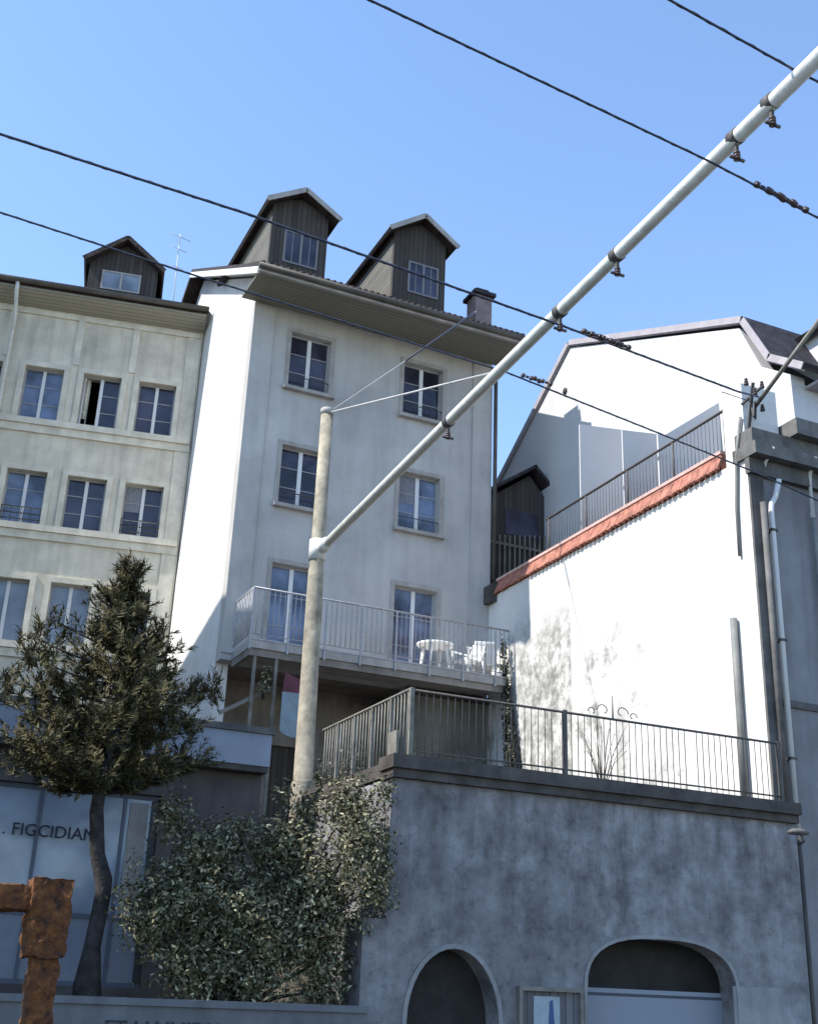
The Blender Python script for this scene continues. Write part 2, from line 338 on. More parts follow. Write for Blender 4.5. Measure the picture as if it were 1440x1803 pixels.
        if bevel:
            b = o.modifiers.new('bevel', 'BEVEL'); b.width = bevel; b.segments = 2; b.limit_method = 'ANGLE'
        return o
s_local = {}
def tag(o, label=None, cat=None, group=None, kind=None):
    if label: o['label'] = label
    if cat: o['category'] = cat
    if group: o['group'] = group
    if kind: o['kind'] = kind
    return o
def thing(name, label, cat, loc=(0, 0, 0), rz=0.0, group=None, local=False):
    o = bpy.data.objects.new(name, None); scene.collection.objects.link(o)
    o.empty_display_size = 0.3
    o.matrix_basis = Matrix.Translation(Vector(loc)) @ Matrix.Rotation(rz, 4, 'Z')
    if local: s_local[o.name] = True
    return tag(o, label, cat, group)

# pixel of the 1440x1803 photograph -> point on a plane (used only to read off positions)
def ray(x, y):
    return (f_*2103.1+r_*(x-720)-u_*(y-901.5)).normalized()
def at(x, y, ax, val):
    d = ray(x, y); c = Vector((0, 0, 1.6)); return c+d*((val-c[ax])/d[ax])

GX = 15.4; GK = GX/16.4                  # plane of the white gable
# ================================================================== SETTING
GZ = -0.4
g = MB().add([(-400,-400,GZ),(400,-400,GZ),(400,600,GZ),(-400,600,GZ)], [(0,1,2,3)]).build('ground', 'earth'); tag(g, kind='structure')
rd = MB().add([(-200,-10,GZ+.004),(200,-10,GZ+.004),(200,12.6,GZ+.004),(-200,12.6,GZ+.004)], [(0,1,2,3)]).build('road', 'asphalt'); tag(rd, kind='structure')
pv = MB().box(-200, 200, 12.6, 14.45, GZ-.2, GZ+.12).build('pavement', 'coping'); tag(pv, kind='structure')
# raised planting bed and the slope that climbs to the yard behind
bed = MB()
NX, NY = 60, 36
def bedz(x, y):
    t = min(1, max(0, (y-16.0)/4.2)); base = 1.28 if x < 5.75 else 1.28+3.1*t
    if y > 20.5: base = max(base, 4.4)
    return base+noise.noise(Vector((x*1.1, y*1.1, 0)))*0.07
vs = []
for j in range(NY):
    for i in range(NX):
        x = -16+i*(22.85/(NX-1)); y = 14.85+j*(12.0/(NY-1)); vs.append((x, y, bedz(x, y)))
bed.add(vs, [(j*NX+i, j*NX+i+1, (j+1)*NX+i+1, (j+1)*NX+i) for j in range(NY-1) for i in range(NX-1)], True)
tag(bed.build('slope', 'earth'), kind='structure')

# ================================================================== WINDOWS
def window(root, x0, x1, z0, z1, y, glassm='glassd', rows=3, sill=None, open_left=False, double=True, wide=0.05, part='window', sur=None, surm='trim', framem='framepale', curtain=0):
    """casement window in a wall facing -Y: frame with two sashes, pane, glazing bars, sill"""
    f = MB(); e = 0.045; yd = y+0.16
    f.box(x0, x1, yd, yd+.06, z0, z0+e).box(x0, x1, yd, yd+.06, z1-e, z1)
    f.box(x0, x0+e, yd, yd+.06, z0+e, z1-e).box(x1-e, x1, yd, yd+.06, z0+e, z1-e)
    xm = (x0+x1)/2
    halves = [(x0+e, xm-wide), (xm+wide, x1-e)] if double else [(x0+e, x1-e)]
    if open_left: halves = halves[1:]
    for a, b in halves:
        for k in range(1, rows):
            z = z0+(z1-z0)*k/rows; f.box(a, b, yd+.012, yd+.045, z-.011, z+.011)
    fo = f.build(part, framem, root)
    if double: MB().box(xm-wide, xm+wide, yd-.012, yd+.055, z0+e, z1-e).build('mullion', 'white', fo)
    p = MB()
    for a, b in halves: p.box(a, b, yd+.028, yd+.036, z0+e, z1-e)
    p.build('pane', glassm, fo)
    if curtain:
        cm = MB(); n_ = 16; xa = x0+e+.01; xb = x0+e+.01+(x1-x0-2*e-.02)*curtain; vs = []
        for k in range(n_+1):
            xx = xa+(xb-xa)*k/n_; vs += [(xx, yd+.022+.004*math.sin(k*2.1), z0+(z1-z0)*.5), (xx, yd+.022+.004*math.sin(k*2.1), z1-e)]
        cm.add(vs, [(2*k, 2*k+2, 2*k+3, 2*k+1) for k in range(n_)], True); cm.build('curtain', 'curtainm', fo)
    if open_left:
        s = MB(); hx = x0+e; ang = R(70); L = xm-wide-hx
        q = Vector((hx, yd, z0+e)); d = Vector((math.cos(ang), math.sin(ang), 0))
        for zz in (z0+e+.02, (z0*2+z1)/3, (z0+2*z1)/3, z1-e-.02): s.bar(q+Vector((0,0,zz-q.z)), q+d*L+Vector((0,0,zz-q.z)), .03)
        for t in (0.03, L-.03): s.bar(q+d*t, q+d*t+Vector((0, 0, z1-z0-2*e)), .04)
        s.build('open_sash', 'white', fo)
        c = MB(); nn = 14; cz0 = z0+(z1-z0)*.22; vs = []
        for k in range(nn+1):
            xx = x0+e+.03+(L-.12)*k/nn; yy = yd+.14+.03*math.sin(k*1.9)
            vs += [(xx, yy, cz0), (xx, yy, z1-e)]
        c.add(vs, [(2*k, 2*k+2, 2*k+3, 2*k+1) for k in range(6)], True); c.build('curtain', 'sandtrim', fo)
    if sur:
        a_, b_, c_, d_ = x0, x1, z0, z1; w_, t_ = sur
        MB().add([(a_-w_, y-t_, c_), (a_-.002, y-t_, c_), (a_-.002, y-t_, d_+.002), (b_+.002, y-t_, d_+.002), (b_+.002, y-t_, c_), (b_+w_, y-t_, c_), (b_+w_, y-t_, d_+w_), (a_-w_, y-t_, d_+w_),
                  (a_-w_, y+.01, c_), (a_-.002, y+.01, c_), (a_-.002, y+.01, d_+.002), (b_+.002, y+.01, d_+.002), (b_+.002, y+.01, c_), (b_+w_, y+.01, c_), (b_+w_, y+.01, d_+w_), (a_-w_, y+.01, d_+w_)],
                 [(0,1,2,7),(2,3,6,7),(3,4,5,6)]+[(i, i+8, (i+1) % 8+8, (i+1) % 8) for i in range(8)]).build('surround', surm, fo)
    if sill:
        MB().box(x0-sill, x1+sill, y-.14, y+.155, z0-.09, z0-.002).build('sill', 'trim', fo)
    return fo
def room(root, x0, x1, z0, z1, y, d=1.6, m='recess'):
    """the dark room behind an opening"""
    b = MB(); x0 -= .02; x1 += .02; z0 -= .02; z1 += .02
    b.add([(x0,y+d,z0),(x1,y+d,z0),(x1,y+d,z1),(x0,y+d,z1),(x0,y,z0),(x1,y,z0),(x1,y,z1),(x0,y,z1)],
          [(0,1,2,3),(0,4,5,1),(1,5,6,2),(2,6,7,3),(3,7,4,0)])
    return b

def dormer(root, x0, x1, yf, zb, ze, zp, depth, over=.24, wallm='wood', cheek='cheekm', win=None, glassm='glassd', bars=True, barge='trim'):
    """gabled dormer, front wall facing -Y between x0..x1, eaves ze, peak zp"""
    xm = (x0+x1)/2
    d = MB().prism([(x0, zb), (x1, zb), (x1, ze), (xm, zp-.16), (x0, ze)], yf, yf+.12, 'y').build('dormer', wallm, root)
    tri = [(yf+.121, zb-.1), (yf+.121, ze-.01), (min(yf+(ze-zb)/.56+.25, yf+depth), ze-.01)]
    MB().prism(tri, x0, x0+.06, 'x').build('cheek', cheek, d)
    MB().prism(tri, x1-.06, x1, 'x').build('cheek', cheek, d)
    sl = (zp-.1-ze)/(xm-x0); r = MB()
    for sgn, xa in ((-1, x0-over), (1, x1+over)):
        za = ze+.0-sl*over*.75
        # half-hipped look: small front hip slope
        r.slab([(xa, yf-.30, za), (xm, yf-.30, zp), (xm, yf+depth, zp), (xa, yf+depth, za)], .09)
    r.build('dormer_roof', 'tile', d)
    b = MB()
    for xa, za in ((x0-over, ze-sl*over*.75), (x1+over, ze-sl*over*.75)):
        b.bar((xa, yf-.31, za-.07), (xm, yf-.31, zp-.07), .03, .13)
    b.build('barge_board', barge, d)
    if win:
        a, bb, c0, c1 = win; n = MB(); e = .05
        n.box(a, bb, yf-.03, yf-.002, c0, c0+e).box(a, bb, yf-.03, yf-.002, c1-e, c1)
        n.box(a, a+e, yf-.03, yf-.002, c0+e, c1-e).box(bb-e, bb, yf-.03, yf-.002, c0+e, c1-e)
        m_ = (a+bb)/2; n.box(m_-e*.6, m_+e*.6, yf-.035, yf-.002, c0+e, c1-e)
        if bars:
            for q in ((a+m_)/2, (bb+m_)/2): n.box(q-.012, q+.012, yf-.02, yf-.002, c0+e, c1-e)
        fo = n.build('window', 'framegrey' if bars else 'trim', d)
        MB().box(a+e, bb-e, yf-.012, yf-.001, c0+e, c1-e).build('pane', glassm, fo)
    return d

# ================================================================== CENTRE HOUSE
X0, X1, YF, YB = 6.78, 13.42, 25.0, 36.0
EZ, EY, SL = 17.42, 23.5, 0.56          # eave edge height and depth, roof slope
RY = 31.2                                # ridge
house = thing('tall_house', 'tall narrow house with pale shaded front, white sunlit side and two dormers', 'house', (X0, YF, GZ))
wins = [(9.36-1.55, 0, 0, 0)]
def sc(v): return 1.6+(v-1.6)*25/30
wl, wr = (7.78, 8.84), (10.87, 11.99)
ops = []
for (a, b) in (wl, wr):
    ops += [(a, b, 15.30, 16.84), (a, b, 12.20, 13.74), (a, b, 8.58, 10.74)]
# roof level along the side
def roofz(y): return EZ+SL*(y-EY) if y < RY else EZ+SL*(RY-EY)-SL*(y-RY)
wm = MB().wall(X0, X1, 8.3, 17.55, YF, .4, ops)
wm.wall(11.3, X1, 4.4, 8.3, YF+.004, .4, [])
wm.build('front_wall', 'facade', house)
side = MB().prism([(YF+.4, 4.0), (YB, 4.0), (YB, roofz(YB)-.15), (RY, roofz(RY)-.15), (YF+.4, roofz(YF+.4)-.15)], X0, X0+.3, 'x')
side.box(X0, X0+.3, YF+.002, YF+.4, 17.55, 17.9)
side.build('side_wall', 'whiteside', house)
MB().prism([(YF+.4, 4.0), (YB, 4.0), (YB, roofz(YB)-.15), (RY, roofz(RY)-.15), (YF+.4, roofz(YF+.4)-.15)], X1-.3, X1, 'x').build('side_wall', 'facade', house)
MB().box(X0+.3, X1-.3, YB-.3, YB, 4, 12.).build('rear_wall', 'facade', house)
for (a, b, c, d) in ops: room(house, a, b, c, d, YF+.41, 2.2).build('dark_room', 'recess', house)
# smooth corner strips (lesenes)
MB().box(X0-.02, X0+.52, YF-.035, YF+.01, 8.45, 17.38).build('corner_strip', 'facade', house)
MB().box(X1-.55, X1+.02, YF-.035, YF+.01, 8.45, 17.38).build('corner_strip', 'facade', house)
for i, (a, b, c, d) in enumerate(ops):
    if d-c > 2: window(house, a, b, c, d, YF, 'glassb' if i % 3 else 'curtain', rows=3, part='balcony_door', sur=(.11,.02))
    else: window(house, a, b, c, d, YF, 'glassd' if i in (0, 1, 3) else 'glassb', rows=3, sill=.13, sur=(.11,.02), curtain=(0, 0, 0, 0, .45)[i % 5])
for (a, b, c, d) in ops:
    if d-c < 2:
        bal = MB(); bal.tube([(a, YF+.02, c+.34), (b, YF+.02, c+.34)], .013, 6).tube([(a, YF+.02, c+.06), (b, YF+.02, c+.06)], .009, 6)
        for k in range(1, 10): bal.tube([(a+(b-a)*k/10, YF+.02, c+.06), (a+(b-a)*k/10, YF+.02, c+.34)], .006, 4)
        bal.build('window_guard', 'iron', house)
# roof
rf = MB(); XA, XB = 6.38, 13.58
rf.slab([(XA, EY, EZ+.14), (XB, EY, EZ+.14), (XB, RY, roofz(RY)+.14), (XA, RY, roofz(RY)+.14)], .16)
rf.slab([(XA, RY, roofz(RY)+.14), (XB, RY, roofz(RY)+.14), (XB, YB+1, roofz(YB+1)+.14), (XA, YB+1, roofz(YB+1)+.14)], .16)
roof = rf.build('roof', 'tile', house)
MB().add([(XA+.03, EY+.05, EZ-.06), (XB-.03, EY+.05, EZ-.06), (XB-.03, YF-.005, 17.42), (XA+.03, YF-.005, 17.42),
          (XA+.03, EY+.05, EZ-.02), (XB-.03, EY+.05, EZ-.02), (XB-.03, YF-.005, 17.47), (XA+.03, YF-.005, 17.47)],
         [(3,2,1,0),(4,5,6,7),(0,1,5,4),(1,2,6,5),(2,3,7,6),(3,0,4,7)]).build('soffit', 'soffit', roof)
MB().box(XA, XB, EY-.02, EY+.06, EZ-.10, EZ+.0).build('fascia_board', 'trim', roof)
gt = MB().tube([(XA-.02, EY-.07, EZ+.03), (XB+.02, EY-.07, EZ+.03)], .075, 8); gt.build('gutter', 'pipedark', roof)
vb = MB(); vb.slab([(XA-.03, EY, EZ+.02), (XA+.03, EY, EZ+.02), (XA+.03, RY, roofz(RY)+.02), (XA-.03, RY, roofz(RY)+.02)], .16)
vb.slab([(XA+.03, EY, EZ-.03), (X0+.02, EY+.6, EZ-.03+SL*.6), (X0+.02, RY, roofz(RY)-.03), (XA+.03, RY, roofz(RY)-.03)], .04)
vb.build('verge_board', 'white', roof)
# cable of dark tiles at the eave (wavy edge)
tl = MB()
n = 44
for k in range(n):
    x = XA+(XB-XA)*(k+.5)/n; tl.tube([(x, EY-.06, EZ+.13), (x, EY+.9, EZ+.13+SL*.96)], .05, 6)
tl.build('eave_tiles', 'tile', roof)
dormer(house, 6.80, 8.28, 24.3, 17.9, 19.95, 20.45, 4.2, win=(7.15, 8.05, 18.30, 19.25))
dormer(house, 10.12, 11.62, 24.3, 17.9, 20.22, 20.80, 4.6, win=(10.55, 11.42, 18.45, 19.40))
ch = MB().box(12.44, 12.92, 24.1, 24.6, 17.7, 18.86).build('chimney', 'brick', roof)
MB().box(12.36, 13.0, 24.0, 24.7, 18.862, 18.96).box(12.5, 12.86, 24.15, 24.5, 18.962, 19.1).build('chimney_cap', 'slate', ch)
MB().tube([(X1+.09, YF-.09, 17.2), (X1+.09, YF-.09, 11.3)], .055, 8).build('drainpipe', 'pipedark', house)
# balcony
BY, BX0, BX1, BZ = 23.7, 7.02, 13.28, 8.30
balc = MB().box(BX0, BX1, BY, YF-.003, BZ, BZ+.17).build('balcony', 'trim', house)
MB().box(BX0-.02, BX1+.01, BY-.012, BY+.02, BZ+.174, BZ+.21).build('balcony_edge', 'rail', balc)
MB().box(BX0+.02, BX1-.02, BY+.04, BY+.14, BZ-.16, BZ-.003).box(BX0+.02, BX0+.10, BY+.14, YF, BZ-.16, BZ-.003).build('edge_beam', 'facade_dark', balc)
rl = MB(); RZ = 9.63
rl.tube([(BX0, YF-.02, RZ), (BX0, BY, RZ), (BX1, BY, RZ)], .024, 8)
rl.tube([(BX0, YF-.02, BZ+.30), (BX0, BY, BZ+.30)], .012, 6); rl.tube([(BX0, BY, BZ+.30), (BX1, BY, BZ+.30)], .012, 6)
nb = 52
for k in range(nb+1):
    x = BX0+(BX1-BX0)*k/nb
    if k % 7 == 0: rl.box(x-.02, x+.02, BY-.035, BY+.005, BZ-.05, RZ)
    else: rl.tube([(x, BY, BZ+.30), (x, BY, RZ)], .0105, 6)
for k in range(1, 11):
    y = BY+(YF-BY)*k/11; rl.tube([(BX0, y, BZ+.30), (BX0, y, RZ)], .0105, 6)
rl.box(BX0-.02, BX0+.02, YF-.05, YF-.01, BZ+.17, RZ)
rl.build('balcony_railing', 'rail', balc)
MB().box(BX0+.14, BX0+.20, BY+.05, BY+.11, 5.0, BZ-.16).build('balcony_post', 'woodlight', balc)
MB().box(BX0+.62, BX0+.68, BY+.05, BY+.11, 4.6, BZ-.16).build('balcony_post', 'woodlight', balc)
# recessed ground floor under the balcony
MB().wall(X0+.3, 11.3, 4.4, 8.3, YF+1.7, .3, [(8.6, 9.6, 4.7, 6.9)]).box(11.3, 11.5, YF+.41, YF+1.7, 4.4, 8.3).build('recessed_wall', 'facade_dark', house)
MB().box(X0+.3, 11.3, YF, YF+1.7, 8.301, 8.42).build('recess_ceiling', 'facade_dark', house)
MB().box(8.6, 9.6, YF+1.8, YF+1.86, 4.7, 6.9).build('wooden_door', 'wood', house)
MB().box(11.31, X1-.01, YF-.05, YF, 4.45, 8.12).build('lower_panel_wall', 'greenish', house)
MB().box(11.28, X1, YF-.12, YF+.0, 8.125, 8.27).build('lower_beam', 'coping', house)
# ================================================================== LEFT HOUSE (its own frame, turned 11 degrees)
lh = thing('old_house', 'old greenish sandstone house left of the tall house, rows of windows and one small dormer', 'house', (6.75, 30.25, 0), R(-11), local=True)
lops = []
for (a, b) in ((-4.70, -3.66), (-3.13, -2.10), (-1.61, -.58)):
    lops += [(a, b, 15.78, 17.38), (a, b, 12.74, 14.26), (a, b, 9.56, 11.22)]
for (a, b) in ((-7.9, -6.86), (-6.3, -5.3)):
    lops += [(a, b, 15.78, 17.38), (a, b, 12.74, 14.26), (a, b, 9.56, 11.22)]
MB().wall(-12, 0, 3.5, 19.35, 0, .45, lops).build('front_wall', 'sandstone', lh)
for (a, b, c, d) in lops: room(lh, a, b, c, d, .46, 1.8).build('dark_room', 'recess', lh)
MB().box(-12, -.003, .46, 9, 3.5, 3.9).box(-.3, -.004, .46, 9, 3.9, 19.2).box(-12, -11.7, .46, 9, 3.9, 19.2).build('side_wall', 'sandstone', lh)
for i, (a, b, c, d) in enumerate(lops):
    row = i % 3
    gm = {0: 'glassd', 1: 'glassd' if i in (4, 7) else 'glassb', 2: 'curtain'}[row]
    if i == 0: gm = 'glassb'
    window(lh, a, b, c, d, 0, gm, rows=3 if row < 2 else 1, open_left=(i == 3), wide=.045, curtain=(.48 if i in (7, 12) else 0), sur=(.15,.05), surm='sandtrim')
MB().box(-1.56, -1.14, .20, .215, 12.80, 14.21).build('blind', 'blind', lh)
MB().box(-1.56, -.63, .08, .11, 10.55, 11.2).build('roller_shutter', 'shutter', lh)
for (a, b) in ((-4.70, -3.66), (-1.61, -.58)):
    gd = MB()
    for zz in (12.86, 13.02, 13.20): gd.tube([(a, -.03, zz), (b, -.03, zz)], .014, 6)
    for k in range(5): gd.tube([(a+.02+(b-a-.04)*k/4, -.03, 12.75), (a+.02+(b-a-.04)*k/4, -.03, 13.20)], .009, 5)
    gd.build('window_guard', 'iron', lh)
st = MB()
for z in (15.70, 12.66, 9.48):
    st.box(-12, -.05, -.13, 0, z-.1, z+.075).box(-12, -.03, -.07, 0, z-.32, z-.103)
st.build('string_course', 'sandtrim', lh)
pl = MB()
for x in (-5.25, -3.40, -1.86, -.28):
    pl.box(x-.09, x+.09, -.045, .0, 17.6, 19.0)
pl.box(-12, -.1, -.06, 0, 19.0, 19.14).build('pilaster', 'sandtrim', lh)
pl2 = MB().box(-.42, -.05, -.04, 0, 3.5, 18.99); pl2.build('corner_pilaster', 'sandtrim', lh)
lr = MB(); lr.slab([(-12.3, -.75, 19.62), (.02, -.75, 19.62), (.02, 5.0, 23.0), (-12.3, 5.0, 23.0)], .14)
lr.slab([(-12.3, 5.0, 23.0), (.02, 5.0, 23.0), (.02, 10, 20), (-12.3, 10, 20)], .14)
lroof = lr.build('roof', 'tile', lh)
MB().add([(-12.2, -.7, 19.38), (-.0, -.7, 19.38), (-.0, -.003, 19.22), (-12.2, -.003, 19.22), (-12.2, -.7, 19.46), (0, -.7, 19.46), (0, -.003, 19.46), (-12.2, -.003, 19.46)],
         [(3,2,1,0),(4,5,6,7),(0,1,5,4),(1,2,6,5),(2,3,7,6),(3,0,4,7)]).build('soffit', 'soffit2', lroof)
MB().tube([(-12.3, -.83, 19.56), (.05, -.83, 19.56)], .08, 8).build('gutter', 'pipedark', lroof)
MB().tube([(-5.2, -.80, 19.5), (-5.2, -.75, 19.25), (-5.2, -.16, 18.8), (-5.2, -.13, 12), (-5.2, -.13, 4)], .055, 8).build('drainpipe', 'galv', lh)
n = 70; tl = MB()
for k in range(n):
    x = -12.3+12.3*(k+.5)/n; tl.tube([(x, -.81, 19.60), (x, .3, 20.27)], .05, 6)
tl.build('eave_tiles', 'tile', lroof)
dormer(lh, -3.42, -1.50, -.30, 19.6, 20.9, 21.72, 3.4, over=.18, wallm='wood', cheek='wood', win=(-3.05, -1.95, 20.0, 20.62), glassm='curtain', bars=False, barge='tile')
an = thing('roof_antenna', 'thin tv antenna on a mast above the roof between the two left houses', 'antenna', (0, 0, 0))
b = at(308, 520, 1, 33.0); t_ = at(318, 412, 1, 33.0)
MB().tube([b-Vector((0, 0, 1.6)), t_], .018, 6).build('mast', 'wirel', an)
am = MB()
for k, (q, L) in enumerate(((.05, .5), (.25, .38), (.55, .3))):
    c = t_.lerp(b, q); am.tube([c-Vector((L*.7, 0, -.06)), c+Vector((L*.7, 0, -.06))], .012, 5)
am.build('crossbar', 'wirel', an)

# unseen house added left of the view to shade shop, pine and house feet
nh = thing('unseen_neighbour', 'plain pale unseen house added left of the view to cast shade', 'house', (-6, 22, GZ))
MB().prism([(24.0, GZ), (30.5, GZ), (30.5, 20.05), (26.0, 21.35), (24.0, 20.8)], -12, -3.2, 'x').build('unseen_tall_block', 'sandstone', nh)
MB().box(-12, -3.2, 11.0, 23.99, GZ, 9.7).build('unseen_low_wing', 'sandstone', nh)

# ================================================================== TALL WHITE SIDE WALL / ROOF TERRACE / GREY HOUSE
gh = thing('grey_house', 'dark grey house at right edge with sunlit stained white side wall and red tiled parapet', 'house', (0, 0, 0))
GY = 15.3
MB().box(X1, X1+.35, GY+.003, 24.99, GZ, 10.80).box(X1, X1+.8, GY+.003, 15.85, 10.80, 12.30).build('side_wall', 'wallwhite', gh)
fw = MB(); fw.wall(X1+.002, 24, GZ, 10.75, GY, .35, [(16.4, 17.6, 4.5, 6.8), (16.4, 17.6, 7.8, 10.0)]); fw.build('front_wall', 'greybld', gh)
window(gh, 16.4, 17.6, 4.5, 6.8, GY, 'glassd'); window(gh, 16.4, 17.6, 7.8, 10.0, GY, 'glassd')
MB().box(X1+.36, 24, GY+.4, 24.9, 10.6, 11.05).build('flat_roof', 'coping', gh)
co = MB(); co.box(X1-.05, 24, GY-.12, GY-.001, 10.45, 10.752).box(X1-.06, 24, GY-.32, GY+.30, 10.755, 11.0).box(X1-.03, 24, GY-.22, GY+.25, 11.003, 11.30).box(X1+.85, 24, GY-.42, GY+.9, 11.303, 11.62)
co.build('cornice', 'greytrim', gh)
MB().box(X1+.0, X1+.30, GY-.05, GY-.001, GZ, 10.449).build('corner_quoin', 'greytrim', gh)
MB().box(X1+.3, 24, GY-.04, GY-.001, 6.3, 6.42).build('string_course', 'greytrim', gh)
# clay tile parapet
tp = MB(); ny = 52
for k in range(ny):
    y = 16.0+(24.62-16.0)*k/ny; y2 = y+(24.62-16)/ny-.012; j = random.uniform(-.012, .012)
    tp.slab([(X1-.10, y, 10.83+j), (X1-.10, y2, 10.83+j), (X1+.06, y2, 11.16+j*.5), (X1+.06, y, 11.16+j*.5)], .05)
    tp.tube([(X1-.085, (y+y2)/2, 10.80+j), (X1+.06, (y+y2)/2, 11.13)], .032, 7)
par = tp.build('tiled_parapet', 'redtile', gh)
MB().box(X1+.0, X1+.40, 16.0, 24.62, 11.15, 11.215).build('parapet_top', 'redtop', par)
MB().box(X1+.02, X1+.3, 16.02, 24.6, 10.801, 11.148).build('parapet_core', 'redtile', par)
MB().box(X1-.16, X1+.42, 24.55, 24.97, 10.62, 11.06).build('parapet_end', 'coping', par)
# roof terrace railing
rr = MB(); a, b = (13.66, 22.2), (13.66, 15.95)
rr.tube([(13.66, 22.6, 12.15), (13.66, 15.9, 12.15)], .03, 8)
for k in range(58):
    y = 22.5-6.5*k/57
    if k % 14 == 0: rr.tube([(13.66, y, 11.1), (13.66, y, 12.15)], .025, 6)
    else: rr.tube([(13.66, y, 11.22), (13.66, y, 12.15)], .006, 5)
rr.tube([(13.66, 22.6, 11.3), (13.66, 15.9, 11.3)], .012, 6)
tag(rr.build('roof_railing', 'iron'), 'thin dark railing along the roof terrace above the red tiled parapet', 'railing')
# thin panels added on the roof terrace to stand in for the gable's shadow
def scr(px, Y): q = at(px[0], px[1], 1, Y); return (q.x, q.z)
tsn = thing('shadow_panels', 'thin pale stepped panels behind the thin railing, added to stand in for the gable shadow', 'shadow panel', (14.5, 18.3, 11.05))
e0 = scr((1170, 766), 18.3); e1 = scr((1286, 696), 18.3)
MB().prism([(13.75, 11.05), (e1[0], 11.05), e1, e0, (13.75, e0[1]-.02)], 18.3, 18.345, 'y').build('front_wall', 'gable', tsn)  # front panel, added to stand in for the gable's shadow
for Yp, pa, pb in ((21.6, (1020, 747), (1135, 762)), (19.7, (1095, 757), (1172, 766))):
    f0 = scr(pa, Yp); f1 = scr(pb, Yp); xr = min(GX-.002, f1[0]); xl = max(13.75, f0[0])
    zl = f0[1]+(f1[1]-f0[1])*(xl-f0[0])/(f1[0]-f0[0]); zr = f0[1]+(f1[1]-f0[1])*(xr-f0[0])/(f1[0]-f0[0])
    MB().prism([(xl, 11.05), (xr, 11.05), (xr, zr), (xl, zl)], Yp, Yp+.035, 'y').build('stepped_shadow_panel', 'gable', tsn)

# dark timber shed behind
sh = thing('wooden_shed', 'small dark wooden hut with pitched roof on the roof terrace beside the tall house', 'hut', (13.9, 25.6, 11))
MB().prism([(13.6, 10.6), (15.55, 10.6), (15.55, 14.0), (14.95, 14.72), (13.6, 13.75)], 25.6, 28.6, 'y').build('walls', 'wood', sh)
sr = MB(); sr.slab([(13.45, 25.3, 13.88), (14.98, 25.3, 14.95), (14.98, 28.9, 14.95), (13.45, 28.9, 13.88)], .08)
sr.slab([(15.85, 25.3, 14.08), (14.98, 25.3, 14.95), (14.98, 28.9, 14.95), (15.85, 28.9, 14.08)], .08)
sr.build('roof', 'slate', sh)
sl = MB()
for k in range(13): x = 13.7+1.8*k/12; sl.box(x-.02, x+.02, 25.50, 25.53, 11.4, 12.75+.3*(k/12))
sl.box(13.65, 15.55, 25.535, 25.56, 12.55, 12.62).build('slat_fence', 'woodlight', sh)
MB().box(14.2, 15.2, 25.57, 25.598, 12.9, 13.6).build('window', 'glassd', sh)

# ================================================================== GAMBREL HOUSE (upper right)
def gs(y, z): return (y*GK, 1.6+(z-1.6)*GK)
gb = thing('white_gabled_house', 'bright white gable wall with sloping roofline against the sky, above the roof terrace', 'house', (GX, 20, GZ))
prof0 = [(30.1, 16.3), (25.75, 19.15), (18.62, 16.05), (18.0, 14.75), (17.15, 14.15), (17.1, 11.5), (30.1, 11.5)]
prof = [gs(*p) for p in prof0]; PB, PF, PBk = prof[-1][1], prof[-2][0], prof[-1][0]
MB().prism([(y, z) for y, z in prof], GX, GX+.35, 'x').build('gable_wall', 'gable', gb)
MB().box(GX, 30, PF, PBk, GZ, PB-.003).build('lower_wall', 'gable', gb)
MB().box(GX+.351, 30, PF+.05, PF+.35, PB, prof[4][1]-.15).build('front_wall', 'gable', gb)
def along(p, q, x0, x1, th, lift):
    d = (Vector((0, q[0]-p[0], q[1]-p[1]))).normalized(); nrm = Vector((0, -d.z, d.y))
    if nrm.z < 0: nrm = -nrm
    P = Vector((0, *p))+nrm*lift; Q = Vector((0, *q))+nrm*lift
    return [(x0, P.y, P.z), (x1, P.y, P.z), (x1, Q.y, Q.z), (x0, Q.y, Q.z)], th
rfm = MB(); top = [gs(*p) for p in [(30.2, 16.2), (25.75, 19.2), (18.5, 16.1), (17.75, 14.75), (16.75, 14.05)]]
for k in range(4):
    q, th = along(top[k], top[k+1], GX-.06, 30, .10, .16); rfm.slab(q, th)
gr = rfm.build('roof', 'slate', gb)
vb = MB()
for k in range(4):
    q, th = along(top[k], top[k+1], GX-.085, GX-.062, .15, .16); vb.slab(q, th)
    q, th = along(top[k], top[k+1], GX-.062, GX+.02, .03, .02); vb.slab(q, th)
vb.build('verge_board', 'verge', gr)
MB().box(GX+.36, 30, top[4][0], PF+.4, top[4][1]-.15, top[4][1]-.09).build('soffit', 'verge', gr)
dd = dormer(gb, 16.75, 18.0, 16.45, 13.8, 15.1, 15.6, 1.6, wallm='gable', cheek='gable', win=(17.0, 17.7, 14.1, 15.0))
MB().tube([at(993, 688, 0, GX-.04)+Vector((.06, 0, 0)), at(993, 688, 0, GX-.04)], .09, 10).build('vent', 'coping', gb)

